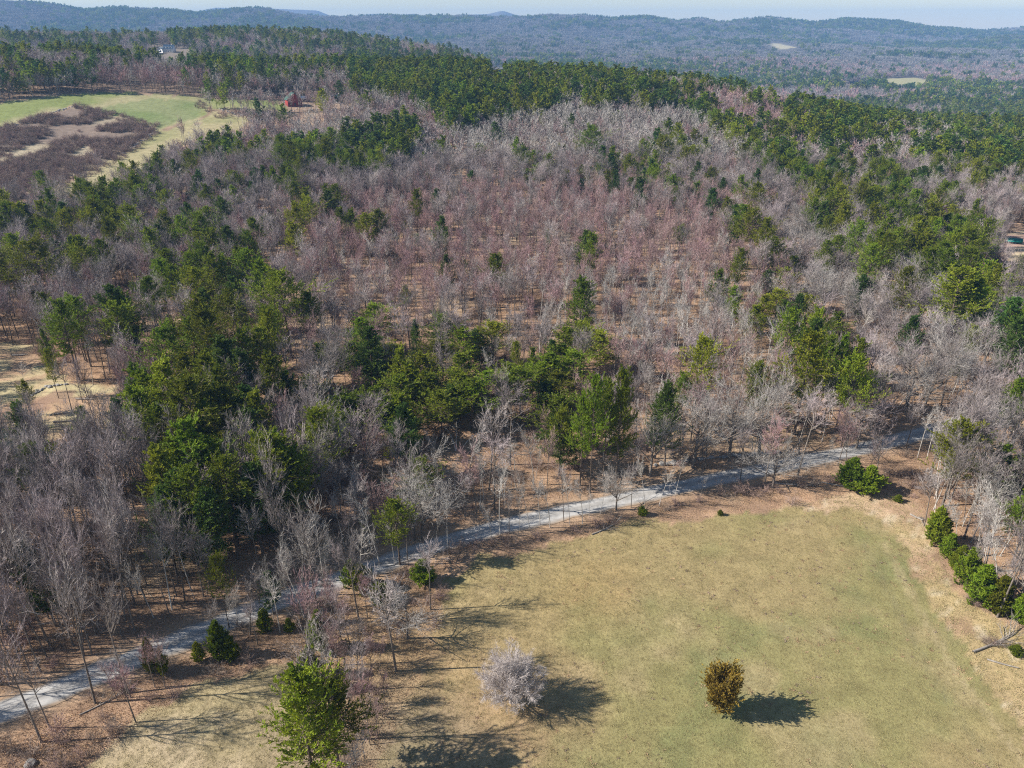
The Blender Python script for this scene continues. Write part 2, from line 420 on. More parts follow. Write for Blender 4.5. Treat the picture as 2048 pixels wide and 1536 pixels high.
def shrub(seed, H=2.2, n=16, w=.02, spread=.8, tw=5):
    g = np.random.default_rng(seed); tk, cr = TB(), TB()
    P0 = np.c_[g.normal(size=(n, 2)) * .3 * spread, np.full(n, -.1)]
    D = nrm(np.c_[g.normal(size=(n, 2)) * spread, 1 + g.random(n)]); B = g.normal(size=(n, 3)) * .15; B[:, 2] -= .1
    L = H * (.6 + .5 * g.random(n))
    tubes(tk, P0, D, B, L, np.full(n, w * 1.4), np.full(n, w * .5), 3, 3, 0, g)
    p, d, i, t = kids(P0, D, B, L, 7, .2, 1., 20, 60, g); l = L[i] * .4 * (.6 + .7 * g.random(len(p)))
    tubes(cr, p, d, B[i], l, np.full(len(p), w * .8), np.full(len(p), w * .3), 2, 2, 0, g)
    p, d, i2, t = kids(p, d, B[i], l, tw, .2, 1., 20, 60, g)
    tubes(cr, p, d, d * 0, l[i2] * .5, np.full(len(p), w * .7), np.full(len(p), w * .2), 1, 2, 0, g)
    return tk, cr
def bushy(seed, H=4, W=2.0, n=34, sz=1.0):
    """young evergreen: foliage down to the ground"""
    return pine(seed, H=H, c0=.05, W=W, dens=n / 60, lod=0, tr=.08, topw=.1, shape=.85, irregular=.22, upb=.3)
def cedar(seed, H=6.2, W=2.3):
    g = np.random.default_rng(seed); tk, cr = TB(), TB()
    P0 = np.array([[0, 0, -.2]]); D = np.array([[0, 0, 1.]]); B = np.zeros((1, 3)); L = np.array([H])
    tubes(tk, P0, D, B, L, np.array([.16]), np.array([.03]), 5, 6, 0, g)
    n = 170
    p, d, i, t = kids(P0, D, B, L, n, .06, .97, 35, 70, g)
    prof = np.sin(np.clip(t * .85 + .12, 0, 1) * math.pi) ** .55
    l = W * (prof * .95 + .12) * (.68 + .48 * g.random(n)); b = UP * .45 + g.normal(size=(n, 3)) * .05
    tubes(cr, p, d, b, l, np.full(n, .04), np.full(n, .015), 2, 3, 0, g)
    p2, d2, i2, t2 = kids(p, d, b, l, 12, .3, 1., 20, 55, g); l2 = .35 + .5 * g.random(len(p2))
    P, DD, i3, t3 = kids(p2, d2, d2 * 0, l2, 9, .1, 1.1, 15, 50, g)
    leaves(cr, P, nrm(DD + UP * .6), .2 + .2 * g.random(len(P)), .05 + .035 * g.random(len(P)), g, 1, True)
    return tk, cr

# ------------------------------------------------------------------ kinds: lists of prototypes with near (parts) and joined meshes
NEAR, JOIN = {}, {}
def reg(kind, tkcr, mt, mc, joined=True, near=True):
    tk, cr = tkcr
    if near:
        NEAR.setdefault(kind, []).append((tk.mesh('trunk', mt), cr.mesh('crown', mc)))
    if joined:
        j = TB(); j.merge(tk); n0 = len(mt)
        c2 = TB(); c2.merge(cr); c2.M = [m + n0 for m in c2.M]; j.merge(c2)
        JOIN.setdefault(kind, []).append(j.mesh(kind, list(mt) + list(mc)))
bk, bp, bn = M['bark'], M['bark_pale'], M['bark_pine']
for i in range(5):   # forest-grown grey trees
    reg('bare', bare(100 + i, H=18, c0=.42 + .03 * i, spread=.165 + .02 * (i % 3), n1=18, m2=7, m3=8, tr=.17, wt=.019, crook=.08, up=.25, ang=(22, 46)), [bk], [M['twig']])
for i in range(4):   # reddish maples
    reg('maple', bare(130 + i, H=14.5, c0=.42, spread=.15, n1=18, m2=7, m3=9, tr=.12, wt=.019, crook=.07, up=.4, ang=(22, 45)), [bk], [M['twig_red']])
for i in range(4):   # pale poles
    reg('birch', bare(160 + i, H=14, c0=.5, spread=.12, n1=16, m2=6, m3=5, tr=.105, wt=.019, crook=.08, up=.3, ang=(25, 50), lean=.07), [bp], [M['twig_pale']])
for i in range(4):   # broad oaks
    reg('oak', bare(190 + i, H=16, c0=.22, spread=.40, n1=15, m2=8, m3=7, m4=4, tr=.36, wt=.026, up=.2, ang=(40, 68), crook=.17, top=.62), [M['bark']], [M['twig_pale' if i % 2 else 'twig']])
for i in range(5):
    reg('pine', pine(220 + i, H=21, c0=.30 + .04 * i, W=3.7 + .25 * i), [bn], [bn, M['needle']])
for i in range(3):
    reg('pine', pine(240 + i, H=19, c0=.2, W=3.9, irregular=.3), [bn], [bn, M['needle_blue']])
for i in range(3):
    reg('young', bushy(260 + i, H=7, W=2.4, n=60), [bn], [bn, M['needle']])
for i in range(3):
    reg('bent', bent_birch(280 + i), [bp], [M['twig_pale']])
for i in range(4):
    reg('shrub', shrub(300 + i), [M['brush']], [M['brush']])
for i in range(3):
    reg('mid_bare', bare(330 + i, H=16, c0=.35, spread=.2, n1=12, m2=5, m3=5, tr=.18, wt=.06, sides=3), [bk], [M['twig']], near=False)
for i in range(3):
    reg('mid_maple', bare(340 + i, H=14, c0=.38, spread=.18, n1=12, m2=5, m3=5, tr=.14, wt=.058, up=.45, sides=3), [bk], [M['twig_red']], near=False)
for i in range(2):
    reg('mid_birch', bare(350 + i, H=15, c0=.40, spread=.2, n1=11, m2=5, m3=4, tr=.14, wt=.06, sides=3), [bp], [M['twig_pale']], near=False)
for i in range(4):
    reg('mid_pine', pine(360 + i, H=20, c0=.25, W=3.9, lod=1), [bn], [bn, M['needle' if i < 3 else 'needle_blue']], near=False)
def clump_bare(seed, R0, n, mt):
    g = np.random.default_rng(seed); cr = TB()
    P = []; D = []
    for k in range(n):
        a = g.random() * 6.28; r = R0 * math.sqrt(g.random()); x, y = r * math.cos(a), r * math.sin(a); h = 13 + 5 * g.random()
        m = 26
        p = np.c_[x + g.normal(size=m) * .5, y + g.normal(size=m) * .5, h * (.3 + .45 * g.random(m))]
        P.append(p); D.append(nrm(np.c_[g.normal(size=(m, 2)) * .75, .7 + g.random(m) * .6]))
    P = np.concatenate(P); D = np.concatenate(D)
    leaves(cr, P, D, 3.5 + 3 * g.random(len(P)), .22 + .2 * g.random(len(P)), g, 0)
    return cr.mesh('bare_clump', [mt])
def clump_pine(seed, R0, n, mt):
    g = np.random.default_rng(seed); cr = TB(); P = []; D = []
    for k in range(n):
        a = g.random() * 6.28; r = R0 * math.sqrt(g.random()); x, y = r * math.cos(a), r * math.sin(a); h = 15 + 8 * g.random(); m = 60
        s = g.random(m) ** .8; az = g.random(m) * 6.28; rr = 3.4 * (1 - s) ** .55 * (.35 + .65 * g.random(m))
        P.append(np.c_[x + np.cos(az) * rr * .6, y + np.sin(az) * rr * .6, h * (.25 + .72 * s)])
        D.append(nrm(np.c_[np.cos(az), np.sin(az), .35 + g.random(m) * .5]))
    P = np.concatenate(P); D = np.concatenate(D)
    leaves(cr, P, D, 1.8 + 1.4 * g.random(len(P)), .75 + .5 * g.random(len(P)), g, 0, True)
    return cr.mesh('pine_clump', [mt])
M['twig_far'] = mat('far_twigs', (.27, .25, .225), var=.3, scale=.1, objvar=.3, hue=.02)
JOIN['far_bare'] = [clump_bare(400 + i, 7, 5, M['twig_red'] if i == 2 else M['twig_far']) for i in range(4)]
JOIN['far_pine'] = [clump_pine(410 + i, 7, 5, M['needle_blue'] if i == 0 else M['needle']) for i in range(3)]
JOIN['vfar_bare'] = [clump_bare(420 + i, 17, 16, M['twig_far']) for i in range(3)]
JOIN['vfar_pine'] = [clump_pine(430 + i, 15, 12, M['needle_blue'] if i == 0 else M['needle']) for i in range(3)]

# ------------------------------------------------------------------ ground
def build_ground():
    NX = 460
    ys = np.concatenate([np.linspace(-60, 52, 14), np.geomspace(56, 10600, 500)])
    t = np.linspace(-1, 1, NX)
    X = t[None, :] * (110 + 0.93 * np.maximum(ys, 0))[:, None]
    Y = np.repeat(ys[:, None], NX, 1)
    Z = height(X, Y)
    NY = len(ys)
    a = (np.arange(NY - 1)[:, None] * NX + np.arange(NX - 1)[None, :]).ravel()
    Fc = np.c_[a, a + 1, a + NX + 1, a + NX]
    x, y, z = X.ravel(), Y.ravel(), Z.ravel()
    px, py, dep = project(x, y, z)
    # ragged edges: displace the lookup a little with noise
    wob = np.clip(dep, 60, 600) ** -1 * 1518
    jx = (fbm(x / 5, y / 5, 3) - .5) * 5 * wob; jy = (fbm(x / 5 + 77, y / 5, 3) - .5) * 3.5 * wob
    qx, qy = px + jx, py + jy
    n1 = fbm(x / 22, y / 22, 4)[:, None]; n2 = fbm(x / 7 + 9, y / 7 + 3, 4)[:, None]; n3 = fbm(x / 2.2, y / 2.2, 3)[:, None]
    C = lambda *c: np.array(c)[None]
    mix = lambda a, b, f: a * (1 - f) + b * f
    ss = lambda a, b, v: sstep(a, b, v)
    litter = mix(C(.46, .30, .19), C(.33, .215, .14), ss(.35, .65, n2))
    litter = mix(litter, C(.47, .36, .24), ss(.55, .75, n1) * .7)
    litter = mix(litter, C(.22, .14, .10), ss(.55, .8, n3) * .5)
    grass = mix(C(.335, .262, .128), C(.275, .243, .105), ss(.38, .62, n1))
    grass = mix(grass, C(.215, .215, .09), ss(.45, .70, n2) * ss(.40, .6, n1) * .85)
    grass = mix(grass, C(.40, .31, .17), ss(.55, .8, fbm(x / 9 + 50, y / 9, 3)[:, None]) * .6)
    grass2 = mix(C(.45, .355, .225), C(.38, .305, .17), ss(.35, .65, n2))
    margin = mix(C(.52, .37, .235), C(.44, .33, .17), ss(.4, .6, n1)); margin = mix(margin, C(.36, .22, .15), ss(.55, .75, n2) * .6)
    margin = mix(margin, C(.62, .53, .38), ss(.62, .78, n3) * .6)
    col = litter.copy()
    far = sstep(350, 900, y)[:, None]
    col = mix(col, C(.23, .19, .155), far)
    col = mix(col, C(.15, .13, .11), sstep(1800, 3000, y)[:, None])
    def put(poly, c, f=1.0):
        nonlocal col
        m = inpoly(qx, qy, poly)[:, None] & (dep[:, None] > 5)
        col = np.where(m, mix(col, c, f), col)
    # fallen leaves gathered along the near field edges
    put(MARGIN, margin); put(FIELD, grass); put(FIELD2, grass2)
    for (bx, by, rr, cc) in [(1010, 1440, 150, (.40, .27, .15)), (800, 1330, 170, (.42, .29, .15)), (760, 1500, 200, (.30, .23, .15)), (1180, 1180, 90, (.36, .26, .12))]:
        m = (np.exp(-((qx - bx) / rr) ** 2 - ((qy - by) / rr / .7) ** 2) * 1.1).clip(0, .8)[:, None] * (dep[:, None] > 5) * (.45 + n3)
        col = mix(col, C(*cc), m.clip(0, .85))
    for dx_, wd in ((-34, 7), (-75, 6)):
        ln = [(1785 + dx_, 1060), (1820 + dx_, 1120), (1870 + dx_, 1215), (1960 + dx_ * 1.3, 1350), (2048 + dx_ * 1.5, 1460), (2200 + dx_ * 1.8, 1640)]
        le = np.interp(py, [b for a, b in ln], [a for a, b in ln]); m = (np.exp(-((px - le) / wd) ** 2) * ((py > 1080) & (py < 1640)) * (.3 + vnoise(x / 3, y / 3)))[:, None]
        col = mix(col, C(.44, .35, .20) if wd == 7 else C(.24, .21, .11), m.clip(0, .6))
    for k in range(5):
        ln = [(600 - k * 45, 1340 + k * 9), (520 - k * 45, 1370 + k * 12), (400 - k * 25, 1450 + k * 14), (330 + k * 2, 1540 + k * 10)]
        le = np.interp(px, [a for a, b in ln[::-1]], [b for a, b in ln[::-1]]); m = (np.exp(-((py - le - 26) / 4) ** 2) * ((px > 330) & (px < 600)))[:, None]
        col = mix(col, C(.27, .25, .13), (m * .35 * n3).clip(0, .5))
    rd = road_dist(x, y)[:, None]
    col = np.where(rd < 5.5, mix(col, C(.42, .29, .19), (ss(5.5, 3.2, rd) if False else np.clip((5.5 - rd) / 2.5, 0, 1)) * .85), col)
    put(CLEAR_L, mix(C(.50, .42, .24), C(.45, .30, .19), ss(.4, .6, n2)))
    put([(-80,850),(0,828),(60,795),(130,775),(150,790),(80,822),(0,862),(-80,890)], C(.33, .21, .15), .8)
    put(CLEAR_R, mix(C(.52, .42, .27), C(.45, .30, .24), ss(.4, .6, n2)))
    put([(1940,285),(2048,470),(2048,500),(1960,350)], C(.45,.32,.24), .5)
    nf = fbm(x / 40, y / 40, 4)[:, None]
    put(PASTURE_GREEN, mix(C(.22, .25, .09), C(.37, .33, .18), ss(.40, .62, nf)))
    put([(180,222),(300,196),(400,204),(400,235),(320,255),(240,232)], C(.17, .225, .09), .6)
    put([(400,197),(560,203),(560,220),(420,212)], C(.21, .25, .08), .5)
    put(STRIP, mix(C(.40, .34, .19), C(.31, .29, .14), ss(.4, .6, nf)))
    put(SCRUB, mix(C(.42, .35, .24), C(.25, .19, .15), ss(.36, .5, nf)))
    for i, fpoly in enumerate(FAR_FIELDS):
        m = inpoly(px, py, fpoly)[:, None]; col = np.where(m, C(.46, .40, .25) if i else C(.37, .34, .18), col)
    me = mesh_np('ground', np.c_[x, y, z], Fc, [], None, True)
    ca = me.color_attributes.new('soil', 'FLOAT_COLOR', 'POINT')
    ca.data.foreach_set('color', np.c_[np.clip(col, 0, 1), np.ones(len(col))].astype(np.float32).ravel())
    m = bpy.data.materials.new('ground_cover'); m.use_nodes = True
    N = m.node_tree.nodes; Lk = m.node_tree.links; b = N['Principled BSDF']
    b.inputs['Roughness'].default_value = 1; b.inputs['Specular IOR Level'].default_value = .05
    at = N.new('ShaderNodeAttribute'); at.attribute_name = 'soil'
    tc = N.new('ShaderNodeTexCoord')
    def noise(s, d=3, r=.6):
        n = N.new('ShaderNodeTexNoise'); n.inputs['Scale'].default_value = s; n.inputs['Detail'].default_value = d; n.inputs['Roughness'].default_value = r
        Lk.new(tc.outputs['Object'], n.inputs['Vector']); return n
    a1, a2 = noise(2.6, 4, .8), noise(.3, 3)
    def ramp(n, lo, hi, f0=.3, f1=.7):
        r = N.new('ShaderNodeMapRange'); r.inputs['From Min'].default_value = f0; r.inputs['From Max'].default_value = f1
        r.inputs['To Min'].default_value = lo; r.inputs['To Max'].default_value = hi; Lk.new(n.outputs['Fac'], r.inputs['Value']); return r
    r1, r2 = ramp(a1, .66, 1.26), ramp(a2, .80, 1.14)
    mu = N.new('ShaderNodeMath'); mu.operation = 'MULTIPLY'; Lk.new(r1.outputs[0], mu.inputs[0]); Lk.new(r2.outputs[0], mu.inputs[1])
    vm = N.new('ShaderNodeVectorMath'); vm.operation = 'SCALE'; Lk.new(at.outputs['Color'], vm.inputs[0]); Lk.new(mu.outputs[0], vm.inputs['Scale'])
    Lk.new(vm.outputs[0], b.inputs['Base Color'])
    bp = N.new('ShaderNodeBump'); bp.inputs['Strength'].default_value = .55; bp.inputs['Distance'].default_value = .18
    Lk.new(a1.outputs['Fac'], bp.inputs['Height']); Lk.new(bp.outputs[0], b.inputs['Normal'])
    me.materials.append(m)
    o = bpy.data.objects.new('ground', me); sc.collection.objects.link(o); o['kind'] = 'structure'
build_ground()

def road_mesh():
    P = road_c; T = np.gradient(P, axis=0); T /= np.linalg.norm(T, axis=1)[:, None]; Nn = np.c_[-T[:, 1], T[:, 0]]
    s = np.linspace(0, len(P), len(P))
    offs = np.array([-1, -.88, -.72, -.52, -.36, -.18, 0, .18, .36, .52, .72, .88, 1])
    V = []; K = []
    for k, o in enumerate(offs):
        edge = max(0, abs(o) - .6) / .4
        wv = ROAD_HALF * o + np.sign(o) * edge * 1.1 * (fbm(s / 5.0, s * 0 + (0 if o < 0 else 9), 3) - .5)
        q = P + Nn * np.asarray(wv)[..., None] * np.ones((len(P), 1))
        V.append(np.c_[q, height(q[:, 0], q[:, 1]) + .05 + .05 * (1 - abs(o)) - .03 * (abs(abs(o) - .45) < .12)])
        n_ = fbm(s / 4 + k * .7, s * 0 + k * .35, 3)[:, None]
        rut = np.exp(-((abs(o) - .44) / .17) ** 2)
        c = np.array([[.41, .39, .365]]) * (1 - rut) + np.array([[.54, .52, .495]]) * rut
        lit = np.clip(edge * 1.3 + (n_ - .55) * 1.6, 0, 1) * min(1, edge + .15)
        K.append(c * (.85 + .3 * n_) * (1 - lit) + np.array([[.40, .28, .18]]) * lit)
    V = np.stack(V, 1).reshape(-1, 3); K = np.stack(K, 1).reshape(-1, 3); n = len(offs)
    a = (np.arange(len(P) - 1)[:, None] * n + np.arange(n - 1)[None]).ravel()
    me = mesh_np('road', V, np.c_[a, a + 1, a + n + 1, a + n], [], None, True)
    ca = me.color_attributes.new('gravel', 'FLOAT_COLOR', 'POINT'); ca.data.foreach_set('color', np.c_[K, np.ones(len(K))].astype(np.float32).ravel())
    m = mat('road_surface', (1.0, 1.0, 1.0), col2=(.72, .72, .72), scale=.9, bump=.3, rough=.9, spec=.1)
    N = m.node_tree.nodes; L = m.node_tree.links; at = N.new('ShaderNodeAttribute'); at.attribute_name = 'gravel'
    b = N['Principled BSDF']; src = b.inputs['Base Color'].links[0].from_socket
    vm = N.new('ShaderNodeVectorMath'); vm.operation = 'MULTIPLY'; L.new(src, vm.inputs[0]); L.new(at.outputs['Color'], vm.inputs[1]); L.new(vm.outputs[0], b.inputs['Base Color'])
    me.materials.append(m)
    o = bpy.data.objects.new('road', me); sc.collection.objects.link(o); o['kind'] = 'structure'
road_mesh()

# ------------------------------------------------------------------ object helpers
def link(o, parent=None):
    sc.collection.objects.link(o)
    if parent: o.parent = parent
    return o
def tag(o, label, cat, group=None, kind=None):
    if label: o['label'] = label
    if cat: o['category'] = cat
    if group: o['group'] = group
    if kind: o['kind'] = kind
    return o
def thing(name, label, cat, loc, rz=0, scale=1.0, group=None):
    o = bpy.data.objects.new(name, None); link(o); o.location = loc; o.rotation_euler = (0, 0, rz); o.empty_display_size = .5
    o.scale = (scale,) * 3 if np.isscalar(scale) else scale
    return tag(o, label, cat, group)
def boxm(tb, x0, x1, y0, y1, z0, z1, m=0):
    V = np.array([(x, y, z) for z in (z0, z1) for y in (y0, y1) for x in (x0, x1)], float)
    Q = [(0, 2, 3, 1), (4, 5, 7, 6), (0, 1, 5, 4), (2, 6, 7, 3), (0, 4, 6, 2), (1, 3, 7, 5)]
    tb.add(V, np.array([t for a, b, c, d in Q for t in ((a, b, c), (a, c, d))]), m)
def gable(tb, x0, x1, y0, y1, z0, h, t=.25, m=0, axis='x'):
    """roof slabs with thickness; ridge along axis"""
    if axis == 'x': yc = (y0 + y1) / 2; pr = [(y0, z0), (yc, z0 + h), (y1, z0), (y1, z0 + t), (yc, z0 + h + t), (y0, z0 + t)]; V = [(x, a, b) for x in (x0, x1) for a, b in pr]
    else: xc = (x0 + x1) / 2; pr = [(x0, z0), (xc, z0 + h), (x1, z0), (x1, z0 + t), (xc, z0 + h + t), (x0, z0 + t)]; V = [(a, y, b) for y in (y0, y1) for a, b in pr]
    T = []
    for i in range(6):
        j = (i + 1) % 6; T += [(i, j, j + 6), (i, j + 6, i + 6)]
    for o in (0, 6): T += [(o, o + 1, o + 4), (o, o + 4, o + 5), (o + 1, o + 2, o + 3), (o + 1, o + 3, o + 4)]
    tb.add(np.array(V, float), np.array(T), m)
def wallp(tb, x0, x1, y0, y1, z1, h, axis='x', m=0):
    """house body with gable ends"""
    if axis == 'x': yc = (y0 + y1) / 2; pr = [(y0, -1.), (y0, z1), (yc, z1 + h), (y1, z1), (y1, -1.)]; V = [(x, a, b) for x in (x0, x1) for a, b in pr]
    else: xc = (x0 + x1) / 2; pr = [(x0, -1.), (x0, z1), (xc, z1 + h), (x1, z1), (x1, -1.)]; V = [(a, y, b) for y in (y0, y1) for a, b in pr]
    T = []
    for i in range(5):
        j = (i + 1) % 5; T += [(i, j, j + 5), (i, j + 5, i + 5)]
    for o in (0, 5): T += [(o, o + 1, o + 2), (o, o + 2, o + 3), (o, o + 3, o + 4)]
    tb.add(np.array(V, float), np.array(T), m)
def part(name, tb, mt, parent):
    o = bpy.data.objects.new(name, tb.mesh(name, [mt])); return link(o, parent)

# ------------------------------------------------------------------ scatter as stuff (instances on points)
def source_coll(meshes, name):
    c = bpy.data.collections.new(name)
    obs = []
    for i, me in enumerate(meshes):
        o = bpy.data.objects.new('%s_%s' % (name, 'abcdefghijklmnopqrstuvwxyz'[i]), me); c.objects.link(o)
    return c
def scatter(name, label, meshes, x, y, z, rz, scl, idx, tilt=None):
    n = len(x)
    if n == 0: return
    me = bpy.data.meshes.new(name); me.vertices.add(n)
    me.vertices.foreach_set('co', np.c_[x, y, z].astype(np.float32).ravel())
    rot = np.zeros((n, 3), np.float32); rot[:, 2] = rz
    if tilt is not None: rot[:, :2] = tilt
    s = np.asarray(scl, np.float32);
    if s.ndim == 1: s = np.repeat(s[:, None], 3, 1)
    me.attributes.new('rot', 'FLOAT_VECTOR', 'POINT').data.foreach_set('vector', rot.ravel())
    me.attributes.new('scl', 'FLOAT_VECTOR', 'POINT').data.foreach_set('vector', np.ascontiguousarray(s).ravel())
    me.attributes.new('idx', 'INT', 'POINT').data.foreach_set('value', np.asarray(idx, np.int32))
    o = link(bpy.data.objects.new(name, me)); o['kind'] = 'stuff'; o['label'] = label
    ng = bpy.data.node_groups.new(name + '_scatter', 'GeometryNodeTree')
    ng.interface.new_socket('Geometry', in_out='INPUT', socket_type='NodeSocketGeometry')
    ng.interface.new_socket('Geometry', in_out='OUTPUT', socket_type='NodeSocketGeometry')
    N = ng.nodes; L = ng.links
    gi, go = N.new('NodeGroupInput'), N.new('NodeGroupOutput')
    mp = N.new('GeometryNodeMeshToPoints'); mp.inputs['Radius'].default_value = .01
    ip = N.new('GeometryNodeInstanceOnPoints'); ip.inputs['Pick Instance'].default_value = True
    ci = N.new('GeometryNodeCollectionInfo'); ci.inputs[0].default_value = source_coll(meshes, name + '_source')
    ci.inputs['Separate Children'].default_value = True; ci.inputs['Reset Children'].default_value = True
    def att(nm, ty):
        a = N.new('GeometryNodeInputNamedAttribute'); a.data_type = ty; a.inputs['Name'].default_value = nm; return a.outputs['Attribute']
    er = N.new('FunctionNodeEulerToRotation')
    L.new(gi.outputs[0], mp.inputs[0]); L.new(mp.outputs[0], ip.inputs['Points']); L.new(ci.outputs[0], ip.inputs['Instance'])
    L.new(att('idx', 'INT'), ip.inputs['Instance Index']); L.new(att('rot', 'FLOAT_VECTOR'), er.inputs[0]); L.new(er.outputs[0], ip.inputs['Rotation'])
    L.new(att('scl', 'FLOAT_VECTOR'), ip.inputs['Scale']); L.new(ip.outputs[0], go.inputs[0])
    md = o.modifiers.new('scatter', 'NODES'); md.node_group = ng
    return o

# ------------------------------------------------------------------ where evergreens stand (read off the photograph: x, top y, class)
PINES = '''34,407 79,403 120,424 20,468 58,482b 102,468d 154,473 195,480 89,438 0,434 -20,490 212,554b 239,591 116,602 82,660n 90,700n 147,598 256,414 222,420 181,403 267,434
314,520 342,530 379,537 290,557 379,506 400,489 420,509 441,513 454,441d 502,438 492,499 472,496 519,520b 560,547b 454,540 410,567 454,581 393,591 376,636 407,619b 444,653b 478,666 513,656
533,615 321,656 410,707b 533,707 325,725b 260,776 280,745 362,759b 403,745 441,769 478,755 509,786 349,793 369,844b 314,810 407,807 444,820 480,800d
646,690m 615,755m 683,793m 520,872 547,868 700,684m 44,762s 160,813s 588,407 615,395 680,417 581,444 413,414 740,700m
700,420 731,427 752,420 806,431s 793,451s 834,468s 871,472s 926,516s 810,571s 1097,455n 1350,441s
752,610m 718,636m 735,640d 830,629n 882,636m 926,656m 984,646m 960,653m 871,684m 745,680m 779,687m 844,708m 919,708m 817,731m 803,752m 912,745m 1015,728m 1042,738m 1032,684n 1066,697n
1131,656m 1165,650m 1203,663m 1124,690m 1100,708m 1152,704m 1083,728m 1100,749m 977,742m 714,793m 690,796m 748,776m 800,790m 882,786m 830,834s 776,868s 850,745m 897,760m 770,800m 940,760m 1120,745m
1124,820m 1117,793m
1468,400 1509,420 1490,410 1536,438 1553,475 1587,513m 1573,537m 1560,581m 1532,591m 1515,612m 1570,591m 1618,591m 1587,619 1642,622 1680,625m 1625,665b 1666,673 1690,673 1724,680 1720,714 1640,700 1748,745m 1700,720
1632,400 1690,403 1748,407b 1724,444 1758,462 1751,489 1809,400 1843,434 1867,407 1902,420 1929,427 1792,465 1823,438 1857,462 1915,462 1936,458b 1970,472 1861,499 1895,485 1929,537b 1980,523 1997,530 1956,537b 2042,585b 2075,600 1925,718s
1880,440 1900,500 1945,500 1960,560 1910,520 1830,410 1780,430
308,895 348,877 438,917 531,872b 572,895 491,908 380,935 371,1015m 308,957 345,930 420,880 400,960 455,975m
429,1113n 531,1140s 2015,895m 2045,905m
314,304 157,359 202,355 290,328 260,352 393,342 376,304 455,267 478,283 430,284 468,342 506,328 543,335 564,331 581,342 560,290 581,283 601,287 636,290 660,256 690,267 526,260 650,372 608,376 670,369 225,365 275,370 300,350 240,375 180,375 330,380 410,370 440,385
1186,253b 1316,239s 1357,246 1124,290m 1165,284m 1029,304m 1080,301m 1227,294 1285,280 1329,273b 1206,284 1363,270 1056,338m 1076,328m 1104,321m 1203,328m 1169,331m 1268,325m 1312,328 1056,352m 1162,369s 1268,355m 1333,355s
957,287m 994,297s 905,304s 882,318s 854,345s 827,349s 800,355s 981,232s 1059,220s 1100,236s 1134,208s 1152,215s 1203,219s 1237,222m 1285,205m 1305,208m 1011,226s 1022,270s 1148,250s 1172,232s 923,253s 882,280m 827,239 800,284m 758,314m 776,331m 902,379s
1413,208 1430,219 1461,219 1474,253 1512,260 1553,287 1580,297 1539,308 1567,325 1666,308 1703,304 1751,290 1785,318 1854,325bd 1881,325 1611,331 1649,355 1929,328 1973,335 1464,318s 1485,352 1519,366 1392,260 1413,277 1358,249 1389,290 1632,379 1666,386 1755,372 1792,369 1895,366 1553,239 1587,239 1656,253 1690,253 1741,260 1751,222 1820,219'''.split()
CLS = {'': (20, 1.0, 'pine'), 'b': (23, 1.2, 'pine'), 'm': (13, 1.15, 'pine'), 's': (8.5, .95, 'pine'), 'n': (14, .62, 'pine')}
items = []           # (kind, x, y, sx, sz, rot, proto, extra label or None)
def near_h(k): return {'pine': 21., 'bare': 18., 'maple': 14.5, 'birch': 14., 'oak': 16., 'young': 7., 'bent': 9., 'shrub': 2.2}[k]
for s in PINES:
    a, b = s.split(','); dark = b.endswith('d'); b = b.rstrip('d'); c = b[-1] if b[-1] in 'bmsn' else ''
    b = float(b.rstrip('bmsn')); a = float(a)
    H, wf, kind = CLS[c]; wf *= .78 if (1490 < a < 1790 and b > 590) else .92 if (a < 620 and b > 500) else 1; H *= .92 + .18 * rng.random()
    x, y = ray_hit(a, b, H)
    sz = H / 21; sx = sz * wf * (1.5 if c == 'm' else 1.12 if c != 'n' else 1) * (.92 + .2 * rng.random())
    items.append(['pine', x, y, sx, sz, rng.random() * 6.28, int(rng.integers(5, 8)) if dark or rng.random() < .12 else int(rng.integers(0, 5)), None])
def by_base(kind, px, py, H, sx=None, proto=None, rot=None, lab=None):
    x, y = ray_hit(px, py); sz = H / near_h(kind)
    items.append([kind, x, y, sz if sx is None else sx, sz, rng.random() * 6.28 if rot is None else rot, int(rng.integers(0, len(NEAR[kind]))) if proto is None else proto, lab])
# the big roadside pines, the pine at the bottom edge
by_base('pine', 1160, 972, 21, .62, 1, 0, 'roadside pine with heavy bright crown, leftmost and lowest of the tall group')
by_base('pine', 1180, 985, 25.5, .68, 2, 2, 'tall broad pine beside the road, front stem of the tall group')
by_base('pine', 1206, 966, 23, .66, 3, 4, 'tall pine beside the road, rear stem of the tall group')
by_base('pine', 1230, 978, 26.5, .7, 0, 1, 'tallest pine beside the road, rightmost stem of the tall group')
by_base('pine', 1118, 950, 15, .62, 4, 1, 'shorter pine just left of the tall roadside group')
by_base('pine', 632, 1590, 20.5, 1.08, 0, 1, 'large bright green pine at the bottom edge between the two fields')
by_base('pine', 680, 1545, 15, .95, 2, 3, 'slightly lower pine at the bottom edge behind the large bright one')
by_base('pine', 800, 1130, 13.5, .72, 3, 0, 'slim pine with long bare trunk on the lower verge of the road')
by_base('pine', 845, 1035, 12, .8, 4, 2, 'flat topped pine on the upper verge of the road')
